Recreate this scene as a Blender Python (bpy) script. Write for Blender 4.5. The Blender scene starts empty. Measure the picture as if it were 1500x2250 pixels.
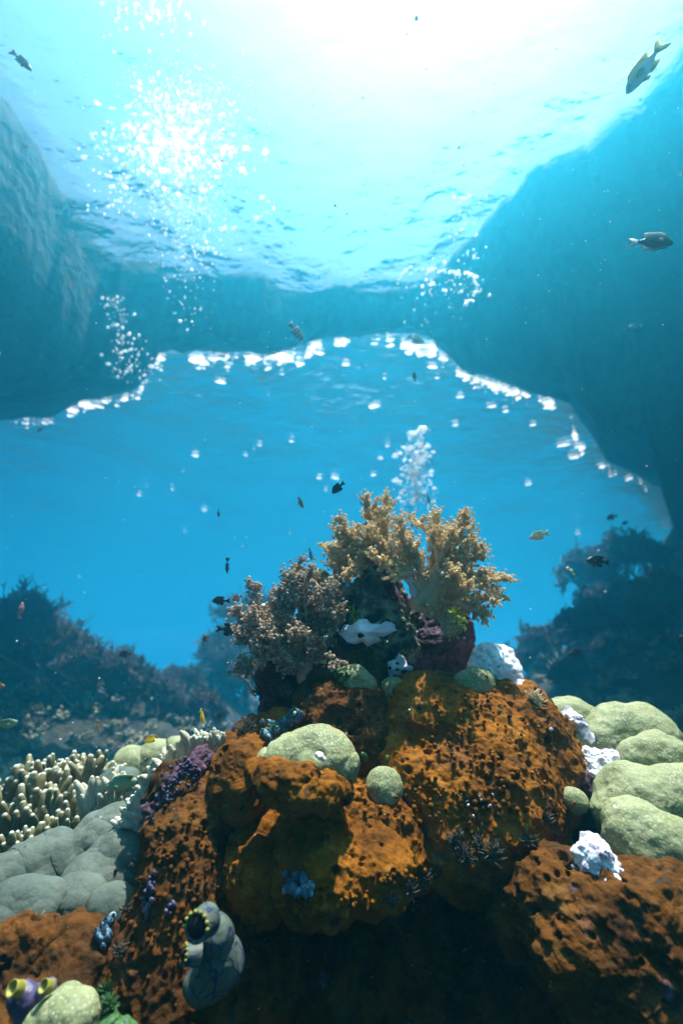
import bpy, math, random
import numpy as np
from mathutils import Matrix, Vector

C = bpy.context.scene
COL = C.collection
random.seed(7)
rng = np.random.default_rng(11)

# ------------------------------------------------------------------ camera, world, sun, exposure
PITCH = math.radians(18)
cd = bpy.data.cameras.new('camera')
cd.sensor_fit = 'VERTICAL'; cd.sensor_height = 36; cd.sensor_width = 24; cd.lens = 16
cd.clip_start = 0.01; cd.clip_end = 500
cd.dof.use_dof = True; cd.dof.focus_distance = 0.80; cd.dof.aperture_fstop = 2.5
cam = bpy.data.objects.new('camera', cd); COL.objects.link(cam)
cam.rotation_euler = (math.pi/2 + PITCH, 0, 0)
C.camera = cam

SUN_EL, SUN_AZ = math.radians(81), math.radians(48)      # azimuth: clockwise from +Y (ahead)
w = bpy.data.worlds.new('World'); C.world = w; w.use_nodes = True
nt = w.node_tree; nt.nodes.clear()
sky = nt.nodes.new('ShaderNodeTexSky'); sky.sky_type = 'NISHITA'; sky.sun_disc = False
sky.sun_elevation = SUN_EL; sky.sun_rotation = SUN_AZ
sky.air_density = 0.45; sky.dust_density = 2.2; sky.ozone_density = 1.0
bg = nt.nodes.new('ShaderNodeBackground'); bg.inputs['Strength'].default_value = 0.06
wo = nt.nodes.new('ShaderNodeOutputWorld')
nt.links.new(sky.outputs[0], bg.inputs[0]); nt.links.new(bg.outputs[0], wo.inputs[0])

sd = bpy.data.lights.new('sun', 'SUN'); sd.energy = 5.0; sd.angle = math.radians(0.5); sd.color = (1, .97, .91)
sun = bpy.data.objects.new('sun', sd); COL.objects.link(sun)
sdir = Vector((math.sin(SUN_AZ)*math.cos(SUN_EL), math.cos(SUN_AZ)*math.cos(SUN_EL), math.sin(SUN_EL)))
sun.rotation_euler = sdir.to_track_quat('Z', 'Y').to_euler()
sun.location = sdir*20

C.view_settings.view_transform = 'Standard'; C.view_settings.look = 'None'
C.view_settings.exposure = 2.2; C.view_settings.gamma = 1
cy = C.cycles
cy.max_bounces = 8; cy.diffuse_bounces = 3; cy.glossy_bounces = 3; cy.transmission_bounces = 3
cy.volume_bounces = 3; cy.transparent_max_bounces = 12
cy.caustics_reflective = False; cy.caustics_refractive = False
cy.sample_clamp_indirect = 4; cy.sample_clamp_direct = 0
cy.use_denoising = True
HAZE_DENSITY, HAZE_G = 0.058, 0.75
HAZE_COL = (0.045, 0.65, 0.95)

H = 4.0            # water surface above the lens
F = 1000.0
cp, sp = math.cos(PITCH), math.sin(PITCH)
def ray(px, py):
    x, y = (px-750)/F, (1125-py)/F
    return np.array([x, cp - y*sp, sp + y*cp])
def P(px, py, d): return ray(px, py)*d

# ------------------------------------------------------------------ noise
def _h(ix, iy, iz, seed):
    n = (ix.astype(np.int64)*374761393 + iy.astype(np.int64)*668265263 + iz.astype(np.int64)*2147483647 + seed*974711) & 0xffffffff
    n = ((n ^ (n >> 13))*1274126177) & 0xffffffff
    n = ((n ^ (n >> 16))*2246822519) & 0xffffffff
    return (n ^ (n >> 15)) & 0xffffffff
def vnoise(p, seed=0):
    i = np.floor(p).astype(np.int64); f = p - i
    u = f*f*f*(f*(f*6-15)+10)
    r = 0
    for dx in (0, 1):
        for dy in (0, 1):
            for dz in (0, 1):
                wgt = (u[:,0] if dx else 1-u[:,0])*(u[:,1] if dy else 1-u[:,1])*(u[:,2] if dz else 1-u[:,2])
                r = r + wgt*(_h(i[:,0]+dx, i[:,1]+dy, i[:,2]+dz, seed)/2147483648.0 - 1)
    return r
ROT = np.array([[.36, .48, -.8], [-.8, .6, 0], [.48, .64, .6]])
def fbm(p, f, octv=4, seed=0, gain=.5):
    a, r, q = 1.0, 0, p*f
    for o in range(octv):
        r = r + a*vnoise(q, seed+o*17); a *= gain; q = (q@ROT.T)*2.03 + 3.1
    return r
def worley(p, seed=0):
    i = np.floor(p).astype(np.int64)
    best = np.full(len(p), 9.0); val = np.zeros(len(p))
    for dx in (-1, 0, 1):
        for dy in (-1, 0, 1):
            for dz in (-1, 0, 1):
                a, b, c = i[:,0]+dx, i[:,1]+dy, i[:,2]+dz
                h1 = _h(a, b, c, seed); h2 = _h(a, b, c, seed+101); h3 = _h(a, b, c, seed+202)
                q = np.stack([a+h1/4294967296.0, b+h2/4294967296.0, c+h3/4294967296.0], 1)
                d = np.sqrt(((q-p)**2).sum(1)); m = d < best
                best[m] = d[m]; val[m] = ((h1 ^ h2) & 1023)[m]/1023.0
    return best, val
def sst(a, b, x):
    t = np.clip((x-a)/(b-a), 0, 1); return t*t*(3-2*t)

# ------------------------------------------------------------------ mesh helpers
def mesh(name, v, faces, smooth=True):
    """faces: one int array (n,3)/(n,4) or a list of them"""
    me = bpy.data.meshes.new(name)
    v = np.asarray(v, dtype=np.float32)
    fl = faces if isinstance(faces, list) else [faces]
    fl = [np.asarray(f, dtype=np.int32) for f in fl if len(f)]
    idx = np.concatenate([f.ravel() for f in fl])
    sizes = np.concatenate([np.full(len(f), f.shape[1], dtype=np.int32) for f in fl])
    starts = np.concatenate([[0], np.cumsum(sizes)[:-1]]).astype(np.int32)
    me.vertices.add(len(v)); me.vertices.foreach_set('co', v.ravel())
    me.loops.add(len(idx)); me.loops.foreach_set('vertex_index', idx)
    me.polygons.add(len(sizes)); me.polygons.foreach_set('loop_start', starts); me.polygons.foreach_set('loop_total', sizes)
    me.update(calc_edges=True); me.validate()
    if smooth: me.polygons.foreach_set('use_smooth', np.ones(len(me.polygons), dtype=bool))
    return me
WL = {}
def obj(name, v, faces, m, parent=None, loc=(0, 0, 0), smooth=True):
    """world-space verts; loc = origin of the object in world space"""
    v = np.asarray(v, dtype=float) - np.asarray(loc)
    o = bpy.data.objects.new(name, mesh(name, v, faces, smooth)); COL.objects.link(o)
    o.data.materials.append(m)
    WL[o.name] = Vector(loc)
    if parent:
        o.parent = parent; o.location = Vector(loc) - WL.get(parent.name, parent.location)
    else: o.location = loc
    return o
def tag(o, label=None, cat=None, group=None, kind=None):
    if label: o['label'] = label
    if cat: o['category'] = cat
    if group: o['group'] = group
    if kind: o['kind'] = kind
    return o
def empty(name, loc, label, cat, group=None):
    o = bpy.data.objects.new(name, None); COL.objects.link(o); o.location = loc; o.empty_display_size = .02
    return tag(o, label, cat, group)
_ico = {}
def ico(n):
    if n not in _ico:
        import bmesh
        bm = bmesh.new(); bmesh.ops.create_icosphere(bm, subdivisions=n, radius=1)
        v = np.array([x.co for x in bm.verts]); f = np.array([[q.index for q in fc.verts] for fc in bm.faces]); bm.free()
        _ico[n] = (v/np.linalg.norm(v, axis=1)[:, None], f)
    return _ico[n]
def normals(v, f):
    n = np.zeros_like(v)
    fn = np.cross(v[f[:,1]]-v[f[:,0]], v[f[:,2]]-v[f[:,0]])
    for k in range(f.shape[1]): np.add.at(n, f[:,k], fn)
    return n/np.maximum(np.linalg.norm(n, axis=1), 1e-12)[:, None]
class MB:
    """collects pieces into one mesh"""
    def __init__(s): s.v, s.f, s.n = [], {}, 0
    def add(s, v, f):
        v = np.asarray(v); f = np.asarray(f)
        s.f.setdefault(f.shape[1], []).append(f+s.n); s.v.append(v); s.n += len(v)
    def build(s, name, m, parent=None, loc=(0, 0, 0), smooth=True):
        return obj(name, np.concatenate(s.v), [np.concatenate(x) for x in s.f.values()], m, parent, loc, smooth)
def frame(t):
    t = t/np.linalg.norm(t); a = np.array([0, 0, 1.]) if abs(t[2]) < .9 else np.array([1., 0, 0])
    u = np.cross(t, a); u /= np.linalg.norm(u); return u, np.cross(t, u)
def tube(mb, pts, rad, k=8, cap=True):
    pts = np.asarray(pts, float); n = len(pts); rad = np.broadcast_to(rad, (n,))
    u = None; vs = []
    for i in range(n):
        t = pts[min(i+1, n-1)]-pts[max(i-1, 0)]; t = t/max(np.linalg.norm(t), 1e-9)
        if u is None: u, w_ = frame(t)
        else:
            u = u - t*(u@t); u /= max(np.linalg.norm(u), 1e-9); w_ = np.cross(t, u)
        a = np.arange(k)*2*math.pi/k
        vs.append(pts[i] + rad[i]*(np.cos(a)[:, None]*u + np.sin(a)[:, None]*w_))
    v = np.concatenate(vs)
    j = np.arange(k); f = []
    for i in range(n-1):
        f.append(np.stack([i*k+j, i*k+(j+1) % k, (i+1)*k+(j+1) % k, (i+1)*k+j], 1))
    f = np.concatenate(f)
    if cap:
        v = np.concatenate([v, [pts[0]-(pts[1]-pts[0])*0], [pts[-1] + (pts[-1]-pts[-2])/max(np.linalg.norm(pts[-1]-pts[-2]), 1e-9)*rad[-1]*.8]])
        b = n*k
        mb.add(v, f); s0 = mb.n - len(v)
        mb.f.setdefault(3, []).append(np.stack([np.full(k, b), (j+1) % k, j], 1)+s0)
        mb.f.setdefault(3, []).append(np.stack([np.full(k, b+1), (n-1)*k+j, (n-1)*k+(j+1) % k], 1)+s0)
    else: mb.add(v, f)
def lathe(mb, b, ax, prof, k=26):
    ax = np.asarray(ax, float)/np.linalg.norm(ax); u, w_ = frame(ax); a = np.arange(k)*2*math.pi/k; n = len(prof)
    v = np.concatenate([b+ax*p+q*(np.cos(a)[:, None]*u+np.sin(a)[:, None]*w_) for p, q in prof]); j = np.arange(k)
    mb.add(v, np.concatenate([np.stack([i*k+j, i*k+(j+1) % k, (i+1)*k+(j+1) % k, (i+1)*k+j], 1) for i in range(n-1)]))
def knobs(mb, pos, rad, stretch=None, sub=1):
    """many little blobs at once; stretch: (n,3) axis vectors the blob is lengthened along"""
    v, f = ico(sub); pos = np.asarray(pos); n = len(pos); rad = np.broadcast_to(rad, (n,))
    vv = v[None]*rad[:, None, None]
    if stretch is not None:
        s = np.asarray(stretch); vv = vv + (vv@s[:, :, None])*s[:, None, :]*.8
    vv = (vv+pos[:, None]).reshape(-1, 3)
    ff = (f[None]+(np.arange(n)*len(v))[:, None, None]).reshape(-1, 3)
    mb.add(vv, ff)

# ------------------------------------------------------------------ materials
def mat(name, cols, scale=20, detail=6, rough=.8, bump=.3, bscale=None, bdist=.004, spots=None, vor=None, spec=.3, transl=0, pos=None, coord='Object', bands=None, veins=None):
    """cols: list of colours along a noise ramp; spots=(colour, scale, amount); vor=(colour, scale): fine polyp pattern"""
    m = bpy.data.materials.new(name); m.use_nodes = True
    t = m.node_tree; N, L = t.nodes, t.links
    b = N['Principled BSDF']; b.inputs['Roughness'].default_value = rough; b.inputs['Specular IOR Level'].default_value = spec
    tc = N.new('ShaderNodeTexCoord'); co = tc.outputs[coord]
    nz = N.new('ShaderNodeTexNoise'); nz.inputs['Scale'].default_value = scale; nz.inputs['Detail'].default_value = detail
    nz.inputs['Roughness'].default_value = .62; L.new(co, nz.inputs['Vector'])
    r = N.new('ShaderNodeValToRGB'); el = r.color_ramp.elements
    n = len(cols); ps = pos or [.3+.4*i/max(n-1, 1) for i in range(n)]
    while len(el) < n: el.new(.5)
    for i, c in enumerate(cols): el[i].position = ps[i]; el[i].color = (*c, 1)
    L.new(nz.outputs['Fac'], r.inputs['Fac']); out = r.outputs['Color']
    def mix(fac, col):
        nonlocal out
        x = N.new('ShaderNodeMix'); x.data_type = 'RGBA'
        L.new(fac, x.inputs[0]); L.new(out, x.inputs[6]); x.inputs[7].default_value = (*col, 1); out = x.outputs[2]
    def ramp(src, a, bb, inv=False):
        q = N.new('ShaderNodeMapRange'); q.interpolation_type = 'SMOOTHSTEP'
        q.inputs['From Min'].default_value = a; q.inputs['From Max'].default_value = bb
        if inv: q.inputs['To Min'].default_value = 1; q.inputs['To Max'].default_value = 0
        L.new(src, q.inputs['Value']); return q.outputs[0]
    hsrc = None
    for sp_ in (spots or []):
        q = N.new('ShaderNodeTexNoise'); q.inputs['Scale'].default_value = sp_[1]; q.inputs['Detail'].default_value = 4
        L.new(co, q.inputs['Vector']); th = .5+.25*(1-sp_[2])
        mix(ramp(q.outputs['Fac'], th-.03, th+.04), sp_[0])
    if bands:
        q = N.new('ShaderNodeTexWave'); q.inputs['Scale'].default_value = bands[1]; q.inputs['Distortion'].default_value = bands[2]; q.bands_direction = bands[3]
        L.new(co, q.inputs['Vector']); mix(ramp(q.outputs['Fac'], .55, .75), bands[0])
    if veins:
        nd = N.new('ShaderNodeTexNoise'); nd.inputs['Scale'].default_value = 25; L.new(co, nd.inputs['Vector'])
        va = N.new('ShaderNodeVectorMath'); va.operation = 'MULTIPLY_ADD'; L.new(nd.outputs['Color'], va.inputs[0]); va.inputs[1].default_value = (.06, .06, .06); L.new(co, va.inputs[2])
        mp = N.new('ShaderNodeMapping'); mp.inputs['Scale'].default_value = (1.5, 1.5, .7); L.new(va.outputs[0], mp.inputs[0])
        q = N.new('ShaderNodeTexVoronoi'); q.feature = 'DISTANCE_TO_EDGE'; q.inputs['Scale'].default_value = veins[1]; L.new(mp.outputs[0], q.inputs['Vector'])
        mix(ramp(q.outputs['Distance'], .015, .06, True), veins[0])
    if vor:
        q = N.new('ShaderNodeTexVoronoi'); q.inputs['Scale'].default_value = vor[1]; L.new(co, q.inputs['Vector'])
        mix(ramp(q.outputs['Distance'], .1, .42, True), vor[0]); hsrc = q.outputs['Distance']
    L.new(out, b.inputs['Base Color'])
    if bump:
        q = N.new('ShaderNodeTexNoise'); q.inputs['Scale'].default_value = bscale or scale*4; q.inputs['Detail'].default_value = 5
        L.new(co, q.inputs['Vector']); src = q.outputs['Fac']
        if hsrc:
            ad = N.new('ShaderNodeMath'); ad.operation = 'ADD'; L.new(src, ad.inputs[0]); L.new(hsrc, ad.inputs[1]); src = ad.outputs[0]
        bp = N.new('ShaderNodeBump'); bp.inputs['Strength'].default_value = bump; bp.inputs['Distance'].default_value = bdist
        L.new(src, bp.inputs['Height']); L.new(bp.outputs[0], b.inputs['Normal'])
    if transl:
        tr = N.new('ShaderNodeBsdfTranslucent'); L.new(out, tr.inputs['Color'])
        mx = N.new('ShaderNodeMixShader'); mx.inputs[0].default_value = transl
        L.new(b.outputs[0], mx.inputs[1]); L.new(tr.outputs[0], mx.inputs[2]); L.new(mx.outputs[0], N['Material Output'].inputs['Surface'])
    return m

M = {}
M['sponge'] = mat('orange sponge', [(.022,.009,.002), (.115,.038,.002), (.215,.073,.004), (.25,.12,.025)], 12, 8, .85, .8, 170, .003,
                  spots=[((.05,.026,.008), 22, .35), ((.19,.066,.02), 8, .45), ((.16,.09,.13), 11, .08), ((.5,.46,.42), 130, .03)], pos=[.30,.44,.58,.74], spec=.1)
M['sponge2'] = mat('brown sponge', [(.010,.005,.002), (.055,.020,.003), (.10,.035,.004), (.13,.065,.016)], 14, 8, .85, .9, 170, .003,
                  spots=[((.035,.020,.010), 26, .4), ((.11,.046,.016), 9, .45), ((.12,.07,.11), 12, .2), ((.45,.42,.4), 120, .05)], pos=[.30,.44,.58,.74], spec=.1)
M['rock'] = mat('reef rock', [(.012,.009,.007), (.05,.03,.018), (.10,.06,.03)], 18, 8, .9, .8, 90, .006, spots=[((.12,.05,.01), 9, .5)])
M['pinnacle'] = mat('mottled rock', [(.012,.012,.012), (.07,.075,.05), (.24,.26,.17), (.50,.52,.42)], 24, 10, .85, .9, 120, .006,
                  spots=[((.05,.018,.03), 12, .7), ((.20,.26,.05), 16, .35), ((.012,.01,.01), 20, .5)], pos=[.34,.46,.56,.68])
M['purple'] = mat('purple coralline rock', [(.012,.006,.008), (.05,.02,.032), (.11,.05,.08), (.24,.17,.22)], 30, 8, .85, .9, 140, .005, pos=[.3,.46,.6,.74])
M['green'] = mat('green dome coral', [(.10,.115,.05), (.195,.205,.095), (.29,.295,.15)], 16, 7, .7, .35, 200, .0016, vor=((.37,.37,.21), 230), spots=[((.10,.11,.05), 9, .35), ((.6,.6,.52), 26, .09)])
M['greywhite'] = mat('pale lobed coral', [(.055,.07,.06), (.095,.112,.09), (.145,.16,.13)], 14, 7, .8, .8, 140, .0022, spots=[((.30,.31,.26), 75, .10)], spec=.08)
M['white'] = mat('white sponge', [(.35,.32,.36), (.70,.68,.70), (.82,.81,.82)], 30, 6, .7, .5, 120, .003, spots=[((.10,.07,.10), 55, .18)], pos=[.28,.42,.55])
M['plate'] = mat('white encrusting sponge', [(.50,.47,.52), (.68,.67,.72), (.74,.73,.77)], 14, 4, .6, .3, 140, .002)
M['whitemix'] = mat('white and violet encrusted rubble', [(.12,.09,.16), (.5,.46,.55), (.82,.8,.82)], 55, 8, .8, .9, 200, .004, pos=[.34,.46,.56])
M['finger'] = mat('olive finger coral', [(.09,.075,.03), (.15,.13,.055), (.21,.18,.085)], 30, 4, .6, .3, 300, .001)
M['fingertip'] = mat('pale finger coral', [(.28,.25,.16), (.42,.39,.28), (.55,.53,.44)], 30, 4, .6, .3, 300, .001)
M['polyp'] = mat('beige polyps', [(.62,.44,.19), (.88,.69,.37), (.95,.82,.55)], 60, 4, .75, 0, transl=.5)
M['polypgrey'] = mat('grey brown polyps', [(.22,.16,.12), (.50,.38,.27), (.86,.71,.52)], 40, 5, .75, 0, transl=.4)
M['stalk'] = mat('fleshy stalk', [(.62,.46,.26), (.78,.64,.42), (.85,.76,.58)], 12, 4, .5, .3, 90, .002, transl=.25)
M['hole_shade'] = mat('dark pore', [(.006,.005,.006), (.012,.01,.012)], 50, 2, .9, 0)  # near black that paints the shade inside holes
M['algae'] = mat('bright green algae', [(.12,.24,.02), (.36,.5,.03), (.5,.62,.06)], 80, 4, .7, .3, 200, .002)
M['darkgreen'] = mat('dark green algae', [(.01,.035,.01), (.03,.09,.02), (.1,.2,.06)], 80, 4, .6, .3, 200, .002)
M['ascidian'] = mat('white and blue veined skin', [(.045,.062,.05), (.075,.092,.072), (.11,.12,.095)], 20, 4, .6, .5, 80, .002, spots=[((.015,.025,.08), 24, .5)], veins=((.006,.012,.05), 34))  # skin darkened so the colour carries the shade it sits in
M['bluecluster'] = mat('blue sea squirt', [(.015,.03,.07), (.05,.13,.2), (.3,.45,.5)], 60, 5, .3, .3, 150, .002, spec=.5)
M['violet'] = mat('violet skin', [(.022,.014,.04), (.06,.045,.10), (.17,.15,.2)], 30, 5, .45, .3, 100, .002)
M['yellowrim'] = mat('yellow rim', [(.16,.15,.02), (.32,.28,.05)], 60, 3, .5, .2, 150, .002)
M['fan'] = mat('brown sea fan', [(.08,.062,.05), (.16,.12,.10)], 8, 3, .9, 0)
M['fanstem'] = mat('pale branch', [(.045,.04,.032), (.09,.08,.065)], 12, 3, .8, 0)
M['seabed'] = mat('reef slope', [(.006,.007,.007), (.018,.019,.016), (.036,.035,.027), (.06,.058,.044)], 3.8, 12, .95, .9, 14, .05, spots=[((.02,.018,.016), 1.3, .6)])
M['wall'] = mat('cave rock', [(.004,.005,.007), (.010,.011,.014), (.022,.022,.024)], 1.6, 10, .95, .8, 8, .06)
M['growth'] = mat('reef growth', [(.08,.08,.055), (.22,.21,.14), (.40,.37,.27)], 3, 5, .85, 0)
M['glint_foam'] = mat('white foam', [(.78,.80,.80), (.86,.87,.87)], 8, 2, .6, 0, transl=.75)
M['snow'] = mat('drifting specks', [(.6,.6,.55), (.75,.75,.7)], 8, 2, .8, 0, transl=.4)

# ------------------------------------------------------------------ water surface, haze
def water_height(p):
    x, y = p[:,0], p[:,1]; q = np.stack([x, y*.75, np.zeros_like(x)], 1)
    h = .05*fbm(q, .7, 3, 5) + .009*fbm(q, 3.1, 3, 9)
    return h
def polar(r0, r1, nr, a0, a1, na, power=1.0):
    rr = r0*(r1/r0)**(np.linspace(0, 1, nr)**power); aa = np.linspace(a0, a1, na)
    R, A = np.meshgrid(rr, aa, indexing='ij')
    x, y = (R*np.sin(A)).ravel(), (R*np.cos(A)).ravel()
    i, j = np.meshgrid(np.arange(nr-1), np.arange(na-1), indexing='ij')
    k = (i*na+j).ravel(); f = np.stack([k, k+1, k+na+1, k+na], 1)
    return x, y, f
def build_water():
    x, y, f = polar(.05, 68, 420, -math.pi, math.pi, 900, .8)
    y = y + 1.0
    v = np.stack([x, y, np.zeros_like(x)], 1); v[:, 2] = H + water_height(v)
    m = bpy.data.materials.new('sea surface'); m.use_nodes = True; t = m.node_tree; N, L = t.nodes, t.links; N.clear()
    tc = N.new('ShaderNodeTexCoord'); nz = N.new('ShaderNodeTexNoise'); nz.inputs['Scale'].default_value = 3.2; nz.inputs['Detail'].default_value = 3.5
    mp = N.new('ShaderNodeMapping'); mp.inputs['Scale'].default_value = (1, 1.7, 1); mp.inputs['Rotation'].default_value = (0, 0, .5)
    L.new(tc.outputs['Object'], mp.inputs[0]); L.new(mp.outputs[0], nz.inputs['Vector'])
    bp = N.new('ShaderNodeBump'); bp.inputs['Strength'].default_value = 1; bp.inputs['Distance'].default_value = .036
    L.new(nz.outputs['Fac'], bp.inputs['Height'])
    fr = N.new('ShaderNodeFresnel'); fr.inputs['IOR'].default_value = 1.333; L.new(bp.outputs[0], fr.inputs['Normal'])
    gl = N.new('ShaderNodeBsdfGlossy'); gl.inputs['Roughness'].default_value = .03; L.new(bp.outputs[0], gl.inputs['Normal'])
    tr = N.new('ShaderNodeBsdfTransparent'); mx = N.new('ShaderNodeMixShader')
    rf = N.new('ShaderNodeBsdfRefraction'); rf.inputs['IOR'].default_value = 1.333; rf.inputs['Roughness'].default_value = .03; L.new(bp.outputs[0], rf.inputs['Normal'])
    thru = N.new('ShaderNodeMixShader'); thru.inputs[0].default_value = .4; L.new(tr.outputs[0], thru.inputs[1]); L.new(rf.outputs[0], thru.inputs[2])
    L.new(fr.outputs[0], mx.inputs[0]); L.new(thru.outputs[0], mx.inputs[1]); L.new(gl.outputs[0], mx.inputs[2])
    o = N.new('ShaderNodeOutputMaterial'); L.new(mx.outputs[0], o.inputs['Surface'])
    tag(obj('water', v, f, m), 'rippled sea surface seen from below with sun glare', kind='structure')
build_water()

def build_haze():
    a, b = np.array([-70, -14, -11.]), np.array([70, 72, H+1.2])
    v = np.array([[x, y, z] for x in (a[0], b[0]) for y in (a[1], b[1]) for z in (a[2], b[2])])
    f = np.array([[0,1,3,2], [4,6,7,5], [0,4,5,1], [2,3,7,6], [0,2,6,4], [1,5,7,3]])
    m = bpy.data.materials.new('sea water haze'); m.use_nodes = True; t = m.node_tree; t.nodes.clear()
    p = t.nodes.new('ShaderNodeVolumePrincipled'); o = t.nodes.new('ShaderNodeOutputMaterial')
    p.inputs['Color'].default_value = (*HAZE_COL, 1); p.inputs['Density'].default_value = HAZE_DENSITY; p.inputs['Anisotropy'].default_value = HAZE_G
    t.links.new(p.outputs[0], o.inputs['Volume'])
    ob = obj('haze', v, f, m, smooth=False); tag(ob, 'blue haze of the sea water fading distant reef', kind='stuff')
build_haze()

# ------------------------------------------------------------------ seabed
ctrl = []
def cpx(px, py, d): ctrl.append(P(px, py, d*(1.4 if d >= 2.5 else 1)))
def cw(*p): ctrl.append(np.array(p, float))
for p in [(0,.2,-.9),(-.6,.2,-.9),(.6,.2,-.9),(0,.8,-.8),(.4,.8,-.75),(-.3,.6,-.8),(.8,.8,-.6),(0,1.3,-.8),(.5,1.3,-.7),(.9,1.2,-.6),(0,-2,-1.5),(-3,-2,-1),(3,-2,-1)]: cw(*p)
for p in [(150,1990,.85),(300,1900,.95),(0,1960,.85),(150,1860,1.02),(20,1830,1.05),(100,1775,1.25),(300,1740,1.25),(200,1745,1.4),(420,1700,1.15),(500,1680,1.2)]: cpx(*p)
for p in [(-1.3,2.2,-.95),(-.6,2.2,-1.0),(-2.2,2.4,-.7),(0,2.5,-1.1),(0,4,-1.3),(.8,2.4,-.95),(1.6,2.2,-.55)]: cw(*p)
for p in [(50,1650,3),(250,1620,3.2),(450,1600,3.4),(150,1520,4),(400,1530,4.6),(0,1440,4.2),(200,1490,5),(-250,1300,5),(520,1530,5.5),(470,1530,6.5),(560,1540,6.5),(360,1510,6.5)]: cpx(*p)
for p in [(1180,1520,4.2),(1320,1560,3.2),(1460,1600,2.6),(1300,1440,4.4),(1420,1400,4.2),(1200,1450,5.5),(1340,1340,6),(1440,1240,6.5),(1500,1150,6.5),(1620,950,6.5),(1700,1200,4.5),(1900,700,6),(1350,1440,8.5),(1480,1290,9),(1580,1120,10.5),(1520,900,11)]: cpx(*p)
for p in [(0,7,-2.2),(-1.5,9,-2),(1.2,8,-2),(0,14,-5),(-6,14,-4),(-14,14,-3),(4,16,-4),(9,18,-3),(14,12,4.5),(9,7,4.5),(8,3,3.8),(0,25,-7),(-20,30,-7),(20,30,-5),(20,20,3),(0,60,-9),(-50,60,-9),(50,60,-9),(-50,10,-5),(50,10,0)]: cw(*p)
ctrl = np.array(ctrl)
def _k(a, b): return np.sqrt(((a[:, None]-b[None])**2).sum(2)+.01)
_A = np.zeros((len(ctrl)+1,)*2); _A[:-1,:-1] = _k(ctrl[:,:2], ctrl[:,:2]) + np.eye(len(ctrl))*.02; _A[-1,:-1] = _A[:-1,-1] = 1
_W = np.linalg.solve(_A, np.append(ctrl[:,2], 0))
def ground(xy, rough=True):
    z = np.concatenate([_k(xy[i:i+20000], ctrl[:,:2])@_W[:-1] for i in range(0, len(xy), 20000)]) + _W[-1]
    if rough:
        p = np.stack([xy[:,0], xy[:,1], np.zeros(len(xy))], 1); dist = np.hypot(xy[:,0], xy[:,1])
        amp = np.clip((dist-.9)/3, .06, 1)
        z = z + amp*(.20*fbm(p, .9, 5, 3) + .10*(.5-worley(p*2.2, 4)[0]) + .05*(.5-worley(p*6, 8)[0]))
    return np.minimum(z, 3.75)
x, y, f = polar(.15, 64, 380, -math.radians(100), math.radians(100), 520)
xy = np.stack([x, y], 1)
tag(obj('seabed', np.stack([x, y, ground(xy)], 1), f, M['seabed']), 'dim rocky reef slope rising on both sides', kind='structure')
def hit(px, py, lo=1.5):
    r = ray(px, py); d = np.arange(lo, 40, .04); p = d[:, None]*r
    z = ground(p[:, :2]); m = np.nonzero(p[:, 2] < z)[0]
    return (d[m[0]] if len(m) else 9.0)

# ------------------------------------------------------------------ rock arch hanging at the surface
def onsurf(px, py, z=H):
    r = ray(px, py); return r*(z/r[2])
outer_px = [(-420,1010),(-200,965),(0,918),(90,916),(180,882),(300,858),(338,800),(350,770),(450,772),(560,772),(640,762),(720,736),(850,726),(890,740),(940,740),(985,785),(1015,812),(1080,830),(1200,868),(1250,885),(1300,955),(1330,1010),(1400,1042),(1450,1070),(1468,1105),(1476,1150),(1490,1200),(1510,1250)]
inner_px = [(-420,-200),(-200,-40),(0,270),(90,410),(220,600),(420,640),(600,660),(700,655),(830,668),(980,655),(1090,560),(1200,440),(1330,300),(1500,150),(1700,-120)]  # ends out of view drawn inward to block light at the sides
def polarline(px):
    p = np.array([onsurf(*q) for q in px]); a = np.arctan2(p[:,0], p[:,1]); r = np.hypot(p[:,0], p[:,1]); o = np.argsort(a); return a[o], r[o]
ao, ro = polarline(outer_px); ai, ri = polarline(inner_px)
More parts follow.
